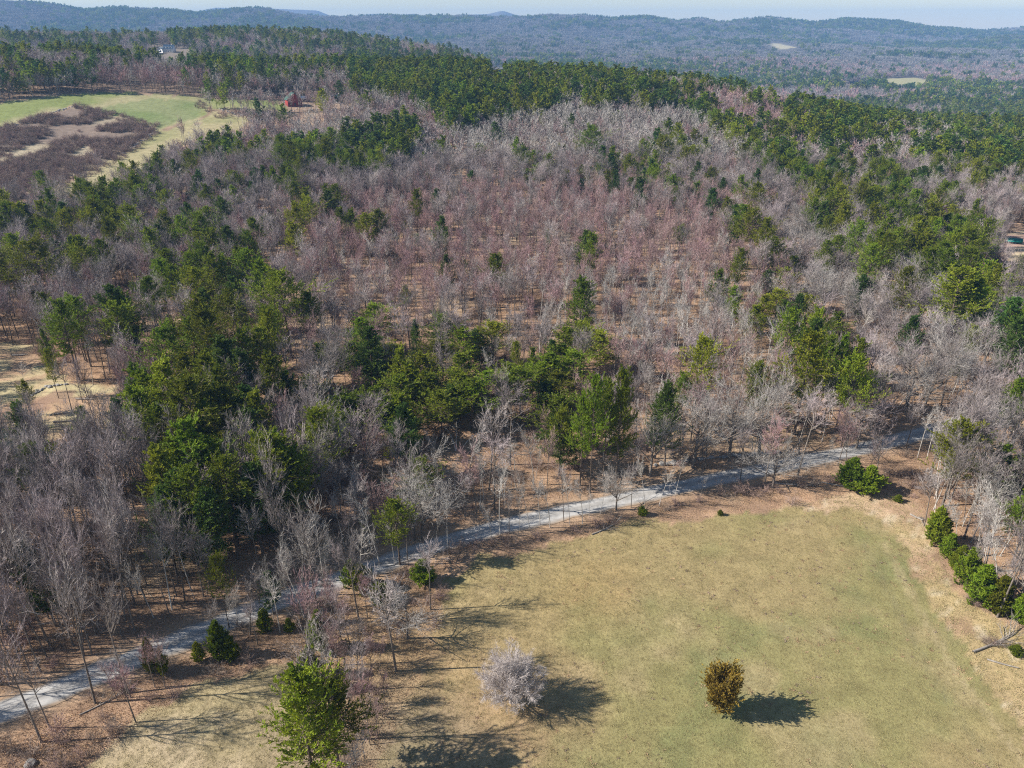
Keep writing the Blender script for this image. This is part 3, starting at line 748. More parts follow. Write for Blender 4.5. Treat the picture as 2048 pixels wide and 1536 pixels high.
for a, b, h, w in [(1868,1085,7,1.1),(1893,1112,4.5,.8),(1932,1172,7,1.15),(1958,1208,7,1.25),(1990,1225,6.5,1.1),(1912,1142,5,.8),(1880,1092,5.5,.9),(1700,975,6,1.5),(1735,985,5.5,1.5),(2040,1245,5,1.0),
                   (441,1315,6.5,.85),(465,1318,4.0,.7),(400,1322,3.4,.5),(305,1345,6,.5),(330,1350,4.5,.45),(531,1262,4.2,.65),(640,1300,7,.85),(625,1355,5.5,.8),(615,1385,6,.9),(725,1180,5,1.0),(705,1170,4.6,.9),
                   (762,1205,3.6,1.0),(848,1165,4.2,1.1),(2030,1308,1.6,.55),(1795,1003,1.4,.5),(1285,1030,2.0,.5),(1440,1030,1.2,.3),(580,1262,2.4,.45)]:
    by_base('young', a, b, h * 1.05, w * .72)
for a, b, h, p, w in [(1300,952,17,0,1.0),(1385,936,18,1,1.1),(1457,922,18,3,1.15),(1517,912,19,1,1.15),(1690,893,14,0,.85),(1712,897,15,2,.8),(1752,868,17,2,.8),(845,1085,17,1,.95),(830,1080,13,3,.5),(2035,1215,11,1,.75),(1545,975,10,3,.9)]:
    by_base('oak', a, b, h, w, p)
for a, b, h, k in [(100,1455,13,'bare'),(235,1400,8,'bare'),(262,1395,9,'bare'),(310,1085+290,9,'maple'),(815,1277,10.5,'oak'),(1000,1075,15,'birch'),(1100,1055,13,'birch'),(1080,1050,12,'birch'),(1165,1048,12,'birch'),(985,1085,9,'birch'),
                   (1318,1012,10,'birch'),(1232,1020,9,'oak'),(1178,1035,6,'birch'),(1402,990,5,'birch'),(690,1330,11,'bare'),(715,1380,10,'bare'),(700,1290,10,'maple'),(655,1262,10,'maple'),(735,1440,9,'maple'),(668,1385,9,'birch'),(690,1610,12,'birch'),(720,1560,9,'bare'),
                   (665,1300,9,'maple'),(680,1350,10,'maple'),(700,1410,9,'bare'),(745,1350,8,'maple'),(725,1330,9,'bare'),(645,1300,8,'bare'),(712,1450,9,'maple'),(628,1270,7,'maple'),(672,1245,8,'bare'),(700,1355,7,'maple'),(722,1410,8,'bare'),(742,1420,7,'maple'),(755,1470,7,'maple'),(730,1520,7,'bare'),(700,1480,7,'maple'),(760,1340,6,'maple'),(690,1440,7,'birch'),(655,1330,8,'bare'),(740,1490,8,'bare'),(770,1410,6,'maple'),(680,1270,10,'bare'),(735,1235,9,'maple'),(660,1220,11,'bare'),(760,1130,15,'birch'),(720,1175,14,'birch'),(610,1235,15,'birch'),(560,1265,14,'birch'),(516,1290,9,'bare'),(330,1375,9,'maple'),(500,1270,12,'bare'),(1055,1290,0,''),(605,1190,17,'birch'),(648,1165,16,'birch'),(1675,930,12,'bare'),(1810,900,14,'bare'),(1835,915,13,'birch'),
                   (210,870,13,'bare'),(193,855,14,'bare'),(144,822,14,'bare'),(182,808,13,'bare'),(52,787,10,'birch'),(75,860,12,'bare'),(165,805,12,'bare')]:
    if k: by_base(k, a, b, h, None)
for q, (a, b) in enumerate([(430,1300),(455,1285),(478,1262),(520,1248),(548,1240),(575,1228),(590,1222),(632,1205),(662,1190),(688,1178),(745,1148),(790,1130),(815,1120),(870,1098),(895,1108),(1018,1068),(1040,1062),(1060,1058),(1128,1045),(1140,1052),(1200,1030),(1262,1015),(1290,1008),(1350,992),(1480,965),(1560,955),(1650,935),(700,1120),(650,1140),(600,1165),(930,1040),(1010,1010),(960,1022),(880,1062)]):
    h = 9 + 6 * rng.random(); by_base('birch' if q % 3 else 'bare', a, b, h, h / 14 * .62)

# ------------------------------------------------------------------ the remaining forest
PZ = [([(0,70),(330,75),(330,110),(180,150),(0,190)], .18), ([(330,60),(720,66),(800,90),(820,170),(640,185),(500,150),(360,130)], .20),
      ([(700,100),(900,108),(1000,148),(1200,150),(1400,172),(1440,212),(1250,203),(1100,206),(960,232),(900,246),(850,205),(780,182),(700,165)], .55),
      ([(1100,105),(1450,125),(1700,150),(2048,165),(2048,190),(1700,175),(1400,180),(1000,150)], .28),
      ([(690,262),(830,232),(850,268),(800,300),(760,322),(690,335)], .8), ([(560,285),(690,270),(690,340),(640,330),(560,340)], .5),
      ([(100,355),(320,320),(480,262),(500,330),(600,330),(640,400),(480,420),(330,430),(150,430)], .22),
      ([(1390,205),(1560,260),(1640,330),(1720,400),(1660,400),(1560,340),(1470,270),(1400,240)], .6),
      ([(1560,200),(1800,200),(1850,330),(1950,420),(1850,470),(1700,400),(1600,300)], .42),
      ([(1800,188),(2100,182),(2100,335),(1950,350),(1780,310)], .42), ([(1030,290),(1400,260),(1420,330),(1280,370),(1040,350)], .10),
      ([(150,130),(480,130),(490,190),(150,190)], .12), ([(820,165),(1420,165),(1420,120),(820,120)], .3),
      ([(0,395),(250,400),(620,395),(560,470),(200,500),(0,500)], .18), ([(260,520),(560,520),(600,700),(560,900),(300,900),(200,760)], .16), ([(1780,380),(1950,400),(2000,520),(1900,560),(1760,450)], .35)]
Z_CREST = [(850,262),(960,232),(1100,208),(1200,203),(1390,212),(1470,262),(1560,345),(1640,410),(1500,400),(1430,335),(1380,330),(1000,360),(700,420),(560,420),(500,300),(600,235),(700,225),(780,235),(700,260),(690,335),(860,300)]
Z_RED = [(560,420),(900,380),(1300,370),(1500,400),(1530,560),(1480,640),(1150,640),(900,600),(640,600),(560,520)]
Z_OPEN = [(640,560),(860,515),(1500,505),(1540,620),(1180,660),(640,680)]
Z_POLE = [(1120,560),(1500,540),(1600,700),(1640,830),(1240,860),(1180,740)]
Z_BENT = [(760,800),(1150,800),(1160,960),(780,960)]
Z_OAK = [(1560,430),(1860,520),(2120,620),(2120,820),(1800,840),(1600,700)]
Z_RB = [(1770,780),(2200,760),(2300,1300),(1960,1230),(1850,1050)]
Z_LB = [(-200,880),(640,880),(700,1150),(-200,1500)]
Z_GAP = [(1040,650),(1100,660),(1090,700),(1040,720)]
def jgrid(y0, y1, sp):
    ys = np.arange(y0, y1, sp); out = []
    for yy in ys:
        w = 60 + .86 * yy; xs = np.arange(-w, w, sp)
        out.append(np.c_[xs, np.full(len(xs), yy)])
    P = np.concatenate(out); P += (rng.random(P.shape) - .5) * sp * .95
    return P
def open_mask(x, y, z, pad=0):
    px, py, d = project(x, y, z)
    m = np.zeros(len(x), bool)
    for poly in (FIELD, FIELD2, MARGIN, CLEAR_L, CLEAR_R, PASTURE_GREEN, SCRUB, STRIP, [(1755,158),(1830,154),(1866,163),(1838,174),(1780,174)], [(1530,86),(1560,84),(1598,95),(1560,103)],
                 [(300,98),(390,98),(380,118),(300,118)], [(560,196),(700,200),(690,216),(560,222)], [(975,135),(1020,135),(1020,165),(975,165)]): m |= inpoly(px, py, poly)
    m |= road_dist(x, y) < 4.2
    if pad:
        px, py, d = project(x, y, z + pad)
        for poly in (PASTURE_GREEN, SCRUB, STRIP, CLEAR_R): m |= inpoly(px, py, poly)
        for poly in (CLEAR_L, [(1770,158),(1830,154),(1862,163),(1838,172),(1780,172)], [(315,90),(375,90),(370,116),(315,116)], [(555,194),(645,196),(645,216),(560,218)], [(655,198),(690,198),(690,209),(655,209)],
                     [(983,138),(1010,138),(1010,158),(983,158)], [(1690,158),(1722,158),(1722,171),(1690,171)], [(1530,86),(1560,84),(1598,95),(1560,100)]):
            q, w_, _ = project(x, y, z + 16); m |= inpoly(px, py, poly) | (inpoly(q, w_, poly) if poly is not CLEAR_L else False)
    # keep the view of buildings clear of trees directly in front
    return m
def keep_pts(P):
    z = height(P[:, 0], P[:, 1]); m = ~open_mask(P[:, 0], P[:, 1], z, 11)
    return P[m], z[m]
def pine_prob(tx, ty, x, y):
    p = np.full(len(tx), .04)
    n = fbm(x / 160 + 11, y / 160 + 5, 2)
    fr = (ty < 112) & (y > 1950)
    p = np.where(fr, .08 + .62 * sstep(.46, .68, fbm(x / 420 + 2, y / 420, 3)), p)
    p = np.where(inpoly(tx, ty, Z_CREST) | inpoly(tx, ty, Z_RED), .01, p)
    patch = sstep(.36, .58, fbm(x / 75 + 60, y / 75, 3))
    for poly, q in PZ:
        m = inpoly(tx, ty, poly); q = q * (.35 + .9 * patch) if q < .52 else q * (.7 + .4 * patch); p = np.where(m, np.maximum(q * (.75 + .5 * n), p), p)
    return p
P = jgrid(62, 430, 4.3); P2 = jgrid(62, 190, 4.0); q0, q1, _ = project(P2[:, 0], P2[:, 1], height(P2[:, 0], P2[:, 1]))
P2 = P2[(inpoly(q0, q1, [(-200,860),(560,900),(760,1110),(-200,1500)]) | inpoly(q0, q1, [(1790,800),(2300,780),(2300,1200),(1990,1210),(1900,1100),(1850,1000)]))]
P, z = keep_pts(np.concatenate([P, P2]))
x, y = P.T; tx, ty, _ = project(x, y, z + 16); cx, cy, _ = project(x, y, z + 8); bx, by, _ = project(x, y, z)
r = rng.random(len(x)); keep = np.ones(len(x))
sub = np.full(len(x), 'bare', dtype=object)
r2 = rng.random(len(x))
def choose(mask, table):
    acc = 0; rr = r2
    for k, p in table:
        sel = mask & (rr >= acc) & (rr < acc + p); sub[sel] = k; acc += p
choose(np.ones(len(x), bool), [('bare', .62), ('maple', .24), ('birch', .14)])
m = inpoly(cx, cy, Z_RED); choose(m, [('maple', .72), ('bare', .16), ('birch', .12)]); keep[m] = 1.0
m = inpoly(bx, by, Z_OPEN); keep[m] = .82
m = inpoly(cx, cy, Z_POLE); choose(m, [('birch', .62), ('maple', .26), ('bare', .12)]); keep[m] = 1.0
m = inpoly(cx, cy, Z_BENT); choose(m, [('birch', .45), ('bent', .12), ('maple', .27), ('bare', .16)]); keep[m] = 1.0
m = inpoly(cx, cy, Z_OAK); choose(m, [('oak', .30), ('birch', .3), ('bare', .4)]); keep[m] = .6
m = inpoly(cx, cy, Z_RB); choose(m, [('birch', .5), ('bare', .5)]); keep[m] = .85
m = inpoly(cx, cy, Z_LB); choose(m, [('bare', .95), ('birch', .05)]); keep[m] = .85
m = inpoly(bx, by, Z_GAP); keep[m] = .15
for poly, q in (([(660,640),(760,600),(1000,640),(1200,650),(1230,760),(1100,880),(680,880)], .42), ([(200,560),(560,520),(620,640),(600,960),(330,960),(220,820)], .45), ([(1500,600),(1600,580),(1780,740),(1700,800),(1540,720)], .42),
                ([(1780,400),(1960,430),(2010,600),(1920,620),(1760,480)], .45), ([(1090,760),(1290,740),(1310,960),(1120,960)], .3)):
    m = inpoly(cx, cy, poly) & (sub != 'pine'); keep[m] *= q
# between the road and the fields only a few stand
south = np.zeros(len(x), bool); rdd = road_dist(x, y)
m = (rdd < 14) & (by > 840); keep[m] *= np.where(bx[m] > 620, .68, .75)
m = inpoly(cx, cy, [(1780,840),(1950,810),(1950,875),(1780,910)]); keep[m] *= .35
ry = np.interp(bx, [a for a, b in ROAD_PX], [b for a, b in ROAD_PX]); south = (by > ry) & (bx < 1800); keep[south] *= .22
keep[(rdd < 5.5) & (by > 840)] *= .8
pin = r < pine_prob(tx, ty, x, y)
sub[pin & ~south] = 'pine'
# the clumps of pines listed above already fill their ground
px_ = np.array([it[1] for it in items if it[0] == 'pine']); py_ = np.array([it[2] for it in items if it[0] == 'pine'])
dmin = np.full(len(x), 1e9)
for a, b in zip(px_, py_): dmin = np.minimum(dmin, np.hypot(x - a, y - b))
keep[(dmin < 2.6)] = 0; keep[(dmin < 4.5)] *= .5
sel = rng.random(len(x)) < keep
for i in np.where(sel)[0]:
    k = sub[i]; s = .66 + .56 * rng.random()
    if k == 'pine': s = .6 + .45 * rng.random()
    sx = s * (.85 + .3 * rng.random())
    if k == 'bare' and inpoly(cx[i], cy[i], Z_LB): sx *= .8; s *= 1.14
    if k == 'oak': s *= .92
    items.append([k, x[i], y[i], sx, s, rng.random() * 6.28, int(rng.integers(0, len(NEAR[k]))), None])

# shrubs seen singly along the verges
SHR = [(180,1395,1.6),(210,1440,1.5),(60,1440,1.8),(20,1500,2.6),(70,1515,2.6),(120,1490,2.2),(300,1400,1.6),(350,1395,1.8),(430,1350,2.2),(500,1330,2.4),(560,1310,1.6),(690,1215,1.8),(800,1165,2.2),(815,1150,2.4),(835,1150,2.6),
       (900,1105,2.4),(925,1098,2.6),(950,1095,2.2),(985,1090,1.8),(1010,1080,2.2),(1150,1062,1.6),(1195,1050,1.8),(1220,1045,2.0),(1330,1020,1.6),(1350,1010,1.8),(1440,990,2.6),(1470,985,3.0),(1490,990,3.2),(1530,985,2.2),(1600,975,2.0),
       (1630,970,1.8),(1660,965,2.0),(1755,960,2.4),(1780,950,2.2),(1990,1290,1.8),(1970,1285,1.4),(745,1300,2.0),(735,1340,2.4),(745,1390,2.6),(750,1430,2.6),(740,1470,2.2),(730,1260,2.0),(1075,625,2.2),(1110,615,2.4),(1140,675,1.8),(870,640,1.8),(650,1175,1.6),(480,1255,1.8),(250,1385,1.6),(1560,985,1.8),(1395,1005,1.6)]
for a, b, h in SHR: by_base('shrub', a, b, h, h / 2.2 * 1.15)

# --- split: nearest of each kind become things, the rest one object per kind
KN = {'bare': 'bare_tree', 'maple': 'bare_tree', 'birch': 'birch_tree', 'oak': 'oak_tree', 'pine': 'pine_tree', 'young': 'young_pine', 'bent': 'bent_birch', 'shrub': 'shrub'}
LIM = {'bare_tree': 300, 'birch_tree': 170, 'oak_tree': 120, 'pine_tree': 295, 'young_pine': 60, 'bent_birch': 60, 'shrub': 80}
CAT = {'bare_tree': 'tree', 'birch_tree': 'tree', 'oak_tree': 'tree', 'pine_tree': 'pine tree', 'young_pine': 'young pine', 'bent_birch': 'bent tree', 'shrub': 'shrub'}
GRP = {'bare_tree': 'bare grey and reddish trees of the wood', 'birch_tree': 'pale slender trees of the wood', 'oak_tree': 'broad crowned bare trees', 'pine_tree': 'pine trees of the wood',
       'young_pine': 'young evergreens low to the ground', 'bent_birch': 'slender trees bent over into arches', 'shrub': 'bare shrubs along the verges'}
byk = {}
for it in items:
    z = float(height(it[1], it[2])); qx, qy, dep = project(it[1], it[2], z + near_h(it[0]) * it[4] * .6)
    vis = (-40 < qx < 2088) and (qy < 1600)
    it += [z, float(qx), float(qy), float(dep), bool(vis)]
    byk.setdefault(KN[it[0]], []).append(it)
COLN = ['at far left', 'on the left', 'toward the left', 'middle left', 'in the middle', 'middle right', 'toward the right', 'on the right', 'at far right']
def rown(px, py):
    if py < 300: return 'hill crest'
    if py < 400: return 'upper hillside'
    if py < 500: return 'upper wood'
    if py < 600: return 'mid slope'
    if py < 690: return 'lower slope'
    if py < 780: return 'lower wood'
    if py < 860: return 'wood behind the road'
    ry = np.interp(px, [a for a, b in ROAD_PX], [b for a, b in ROAD_PX])
    if py > ry + 5: return 'strip below the road'
    if py < 950: return 'ground above the road'
    if py < 1050: return 'roadside wood'
    if py < 1180: return 'near roadside wood'
    return 'nearest stand by the road'
ORD = ['first', 'second', 'third', 'fourth', 'fifth', 'sixth', 'seventh', 'eighth', 'ninth', 'tenth', 'eleventh', 'twelfth', 'thirteenth', 'fourteenth', 'fifteenth', 'sixteenth', 'seventeenth', 'eighteenth', 'nineteenth', 'twentieth'] + ['twenty-' + q for q in ('first', 'second', 'third', 'fourth', 'fifth', 'sixth', 'seventh', 'eighth', 'ninth')] + ['thirtieth'] + ['thirty-' + q for q in ('first', 'second', 'third', 'fourth', 'fifth')]
def look(it):
    k, s = it[0], it[4]
    hh = near_h(k) * s
    if k == 'pine': return ('tall ' if hh > 19 else 'short ' if hh < 11 else '') + ('dark green pine' if it[6] >= 5 else 'bright green pine')
    if k == 'bare': return ('tall ' if s > 1.02 else 'low ' if s < .85 else '') + 'bare grey tree'
    if k == 'maple': return ('tall ' if s > 1.02 else 'low ' if s < .85 else '') + 'bare reddish tree'
    if k == 'birch': return ('tall ' if s > 1.02 else 'low ' if s < .85 else '') + 'pale slender tree'
    if k == 'oak': return ('large ' if s > 1.0 else '') + ('pale' if it[6] % 2 else 'grey') + ' wide crowned bare tree'
    if k == 'young': return ('small ' if hh < 4 else '') + 'bushy young evergreen'
    if k == 'bent': return 'pale tree bent into an arch'
    return ('low ' if hh < 1.9 else 'dense ') + 'leafless brown shrub'
named = {}
for kn, L in byk.items():
    L.sort(key=lambda t: (not t[12], t[7] is None, t[11]))
    near, rest = L[:LIM[kn]], L[LIM[kn]:]
    cells = {}
    for it in near:
        z, qx, qy = it[8], it[9], it[10]
        if it[7] is None:
            c = COLN[int(np.clip(qx / 2048 * 9, 0, 8))]
            cells.setdefault((look(it), rown(qx, project(it[1], it[2], z)[1]), c), []).append(it)
    for (lk, rw, c), mem in cells.items():
        mem.sort(key=lambda t: t[9])
        for q, it in enumerate(mem):
            if len(mem) == 1: it[7] = '%s alone in %s %s' % (lk, rw, c)
            else: it[7] = '%s, %s from left, %s %s' % (lk, ORD[min(q, 34)], rw, c)
    for it in near:
        k, x_, y_, sx, sz, rt, pr, lab, z = it[:9]
        e = thing(kn, lab, CAT[kn], (x_, y_, z - .05), rt, (sx, sx, sz), GRP[kn])
        tm, cm = NEAR[k][pr]
        if k in ('bare', 'maple', 'birch'): e.rotation_euler = (rng.normal() * .045, rng.normal() * .045, rt)
        for nm, me in (('trunk' if kn != 'shrub' else 'stem', tm), ('crown', cm)):
            link(bpy.data.objects.new(nm, me), e)
    if rest:
        kinds = sorted({it[0] for it in rest}); ms = []; off = {}
        for k in kinds: off[k] = len(ms); ms += JOIN[k]
        ms = ms[:]
        scatter(kn + 's_beyond', 'the rest of the ' + GRP[kn] + ', farther off', ms, [t[1] for t in rest], [t[2] for t in rest], [t[8] - .05 for t in rest], [t[5] for t in rest],
                np.array([[t[3], t[3], t[4]] for t in rest]), [off[t[0]] + t[6] for t in rest], rng.normal(size=(len(rest), 2)) * (.045 if kn in ('bare_tree', 'birch_tree') else .01))

# middle distance, far clumps
def band(y0, y1, sp, kb, kp, hb, scl, extra=()):
    P = jgrid(y0, y1, sp); P, z = keep_pts(P); x, y = P.T
    tx, ty, _ = project(x, y, z + hb)
    pin = rng.random(len(x)) < pine_prob(tx, ty, x, y)
    k = np.where(pin, 1, 0)
    s = scl * (.75 + .5 * rng.random(len(x)))
    rt = rng.random(len(x)) * 6.28
    return x, y, z, pin, s, rt, tx, ty
x, y, z, pin, s, rt, tx, ty = band(430, 830, 4.7, '', '', 15, 1.0)
sx = s * (.9 + .25 * rng.random(len(x)))
b = ~pin
kk = rng.integers(0, 8, len(x))
crest = inpoly(tx, ty, Z_CREST)
kk = np.where(crest & (rng.random(len(x)) < .6), rng.integers(6, 8, len(x)), kk)
red = inpoly(tx, ty, Z_RED) | ~crest & (fbm(x / 90, y / 90, 2) > .56)
kk = np.where(red, np.where(rng.random(len(x)) < .7, rng.integers(3, 6, len(x)), kk), kk)
scatter('middle_distance_bare_trees', 'bare trees massed over the middle hill', JOIN['mid_bare'] + JOIN['mid_maple'] + JOIN['mid_birch'], x[b], y[b], z[b], rt[b], np.c_[sx, sx, s * .95][b] * 1.05, kk[b])
scatter('middle_distance_pine_trees', 'pines massed over the middle hill', JOIN['mid_pine'], x[pin], y[pin], z[pin], rt[pin], np.c_[sx, sx, s * .9][pin], rng.integers(0, 4, len(x))[pin])
x, y, z, pin, s, rt, tx, ty = band(830, 1500, 7.2, '', '', 15, 1.1)
b = ~pin
scatter('valley_bare_trees', 'bare trees massed in the valley', JOIN['mid_bare'] + JOIN['mid_maple'] + JOIN['mid_birch'], x[b], y[b], z[b], rt[b], np.c_[s * 1.15, s * 1.15, s * .95][b], rng.integers(0, 8, len(x))[b])
scatter('valley_pine_trees', 'pines massed in the valley and on the ridge', JOIN['mid_pine'], x[pin], y[pin], z[pin], rt[pin], np.c_[s * 1.15, s * 1.15, s * .9][pin], rng.integers(0, 4, len(x))[pin])
x, y, z, pin, s, rt, tx, ty = band(1500, 3000, 13, '', '', 15, 1.0)
b = ~pin
scatter('far_bare_trees', 'far off bare woodland', JOIN['far_bare'], x[b], y[b], z[b], rt[b], s[b], rng.integers(0, 4, len(x))[b])
scatter('far_pine_trees', 'far off pine woodland', JOIN['far_pine'], x[pin], y[pin], z[pin], rt[pin], s[pin], rng.integers(0, 3, len(x))[pin])
x, y, z, pin, s, rt, tx, ty = band(3000, 7400, 30, '', '', 15, 1.0)
b = ~pin
scatter('distant_bare_woodland', 'distant bare woodland over the hills', JOIN['vfar_bare'], x[b], y[b], z[b], rt[b], s[b], rng.integers(0, 3, len(x))[b])
scatter('distant_pine_woodland', 'distant pine woodland over the hills', JOIN['vfar_pine'], x[pin], y[pin], z[pin], rt[pin], s[pin], rng.integers(0, 3, len(x))[pin])

# ------------------------------------------------------------------ low growth
def tuft(seed, n, H, w, spread, mt, name):
    g = np.random.default_rng(seed); tb = TB()
    P = np.c_[g.normal(size=(n, 2)) * spread, np.zeros(n)]; D = nrm(np.c_[g.normal(size=(n, 2)) * .7, .6 + g.random(n)])
    leaves(tb, P, D, H * (.5 + g.random(n)), np.full(n, w), g); return tb.mesh(name, [mt])
TUFT = [tuft(500 + i, 14, .13, .022, .2, M['grass'], 'grass_tuft') for i in range(4)]
LITT = [tuft(510 + i, 20, .10, .028, .40, M['leaf'], 'leaf_heap') for i in range(4)]
def world_in(polys, n, y1=230):
    yy = 50 + (y1 - 50) * rng.random(n); xx = (rng.random(n) * 2 - 1) * (30 + .74 * yy)
    zz = height(xx, yy); px, py, _ = project(xx, yy, zz); m = np.zeros(n, bool)
    for p in polys: m |= inpoly(px, py, p)
    return xx, yy, zz, m, px, py
xx, yy, zz, m, px, py = world_in([FIELD, FIELD2], 150000, 150)
m &= rng.random(len(xx)) < .75
scatter('grass', 'short dry grass of the fields', TUFT, xx[m], yy[m], zz[m], rng.random(m.sum()) * 6.28, .45 + .7 * rng.random(m.sum()), rng.integers(0, 4, m.sum()))
WEED = [tuft(530 + i, 18, .2, .035, .2, M['leaf'] if i else M['brush'], 'weed_tuft') for i in range(3)]
xx, yy, zz, m, px, py = world_in([FIELD], 9000, 150)
m &= fbm(xx / 8, yy / 8, 3) > .45
scatter('field_weeds', 'brown weed clumps dotted over the field', WEED, xx[m], yy[m], zz[m], rng.random(m.sum()) * 6.28, .3 + 1.0 * rng.random(m.sum()) ** 2, rng.integers(0, 3, m.sum()))
xx, yy, zz, m, px, py = world_in([MARGIN], 60000, 150)
scatter('rough_grass', 'taller tan grass along the field margin', TUFT, xx[m], yy[m], zz[m], rng.random(m.sum()) * 6.28, .7 + 1.3 * rng.random(m.sum()), rng.integers(0, 4, m.sum()))
xx, yy, zz, m, px, py = world_in([], 130000, 300)
m = ~open_mask(xx, yy, zz)
scatter('leaf_litter', 'fallen brown leaves on the forest floor', LITT, xx[m], yy[m], zz[m], rng.random(m.sum()) * 6.28, .8 + 1.1 * rng.random(m.sum()), rng.integers(0, 4, m.sum()))
DEAD = []
for i in range(3):
    g = np.random.default_rng(550 + i); tb = TB()
    tubes(tb, np.array([[-3.5, 0, .08]]), np.array([[1., 0, .02]]), np.array([[0, .06, 0]]), np.array([7.]), np.array([.13]), np.array([.04]), 3, 5, 0, g)
    p, d, i_, t = kids(np.array([[-3.5, 0, .08]]), np.array([[1., 0, .02]]), np.array([[0, .06, 0]]), np.array([7.]), 8, .35, 1, 25, 60, g); d[:, 2] = np.abs(d[:, 2])
    tubes(tb, p, d, d * 0, .7 + 1.2 * g.random(8), np.full(8, .035), np.full(8, .01), 2, 3, 0, g)
    DEAD.append(tb.mesh('dead_branch', [M['log']]))
xx, yy, zz, m, px, py = world_in([], 1500, 400); m = ~open_mask(xx, yy, zz) & (py < np.interp(px, [a for a, b in ROAD_PX], [b for a, b in ROAD_PX]) - 15)
scatter('fallen_deadwood', 'fallen dead stems strewn over the forest floor', DEAD, xx[m], yy[m], zz[m], rng.random(m.sum()) * 6.28, .35 + .5 * rng.random(m.sum()), rng.integers(0, 3, m.sum()))
# undergrowth of saplings and brush
xx, yy, zz, m, px, py = world_in([], 11000, 420)
rd = road_dist(xx, yy); n_ = fbm(xx / 12, yy / 12, 3)
m = ~open_mask(xx, yy, zz) & (rd > 3.6) & ((n_ > .46) & (rd > 12) | ((rd < 9) & (rng.random(len(xx)) < .2)))
scatter('undergrowth', 'bare brush and saplings under the trees', JOIN['shrub'], xx[m], yy[m], zz[m], rng.random(m.sum()) * 6.28, .45 + .75 * rng.random(m.sum()), rng.integers(0, 4, m.sum()))
xx, yy, zz, m, px, py = world_in([SCRUB], 130000, 760)
m &= fbm(xx / 14, yy / 14, 3) > .47 - .17 * np.clip((py - 230) / 140, 0, 1)
scatter('scrub', 'dark low scrub over the pasture slope', JOIN['shrub'], xx[m], yy[m], zz[m], rng.random(m.sum()) * 6.28, .8 + 1.0 * rng.random(m.sum()), rng.integers(0, 4, m.sum()))
xx, yy, zz, m, px, py = world_in([[(150,205),(320,250),(310,262),(140,222)],[(60,395),(240,312),(316,262),(322,268),(250,320),(80,405)],[(400,200),(430,225),(480,236),(440,240),(390,215)]], 40000, 760)
scatter('hedge_brush', 'brush along the pasture boundaries', JOIN['shrub'], xx[m], yy[m], zz[m], rng.random(m.sum()) * 6.28, .8 + .8 * rng.random(m.sum()), rng.integers(0, 4, m.sum()))

# ------------------------------------------------------------------ single trees in the field
def lone(name, tkcr, mt, mc, px, py, label, cat, rz=0, scale=1.0, needle=None):
    x, y = ray_hit(px, py); z = float(height(x, y))
    e = thing(name, label, cat, (x, y, z), rz, scale)
    tk, cr = tkcr
    link(bpy.data.objects.new('trunk', tk.mesh('trunk', [mt])), e)
    link(bpy.data.objects.new('crown', cr.mesh('crown', mc)), e)
lone('round_tree', round_tree(601), M['twig_pink'], [M['twig_pink']], 1022, 1405, 'lone round bare tree with dense pale twigs in the open field', 'tree')
lone('cedar_tree', cedar(602, 6.3, 2.75), M['bark'], [M['bark'], M['cedar']], 1440, 1425, 'olive brown oval cedar standing alone in the open field', 'cedar')

# ------------------------------------------------------------------ rocks, logs, stone walls
def rock_mesh(seed):
    g = np.random.default_rng(seed); import bmesh
    bm = bmesh.new(); bmesh.ops.create_icosphere(bm, subdivisions=2, radius=1)
    for v in bm.verts: v.co = Vector(v.co) * (.75 + .4 * g.random()); v.co.z *= .6
    me = bpy.data.meshes.new('boulder'); bm.to_mesh(me); bm.free(); me.materials.append(M['rock']); return me
ROCKS = [rock_mesh(i) for i in range(4)]
def rock(px, py, r, label, grp=None, name='boulder'):
    x, y = ray_hit(px, py); o = link(bpy.data.objects.new(name, ROCKS[int(rng.integers(4))])); o.location = (x, y, float(height(x, y)) + r * .15)
    o.scale = (r, r * .8, r * .8); o.rotation_euler = (0, 0, rng.random() * 6.28); tag(o, label, 'boulder', grp)
rock(60, 1530, .9, 'pale grey boulder at the bottom left corner')
rock(1000, 1047, .5, 'small pale boulder on the road edge by the slender trees')
rock(590, 785, .8, 'grey boulder among the pines on the left slope')
wx = []
for (a, b, c, d, n) in [(1310,930,1430,915,26),(1430,915,1560,905,22),(20,815,90,775,22),(90,775,130,770,10),(470,228,540,240,40),(440,218,470,228,14),(560,205,640,200,26),(540,240,600,215,20),(0,258,150,213,50),(316,262,240,312,30)]:
    for q in range(n):
        t = (q + rng.random()) / n; x_, y_ = ray_hit(a + (c - a) * t + rng.normal() * 2, b + (d - b) * t + rng.normal() * 1.2); wx.append((x_, y_))
wx = np.array(wx); sc_ = .25 + .35 * rng.random(len(wx)); sc_ = np.where(wx[:, 1] > 300, sc_ * 1.7, sc_)
scatter('tumbled_stones', 'tumbled field stones of old walls', ROCKS, wx[:, 0], wx[:, 1], height(wx[:, 0], wx[:, 1]) + .1, rng.random(len(wx)) * 6.28, sc_, rng.integers(0, 4, len(wx)))
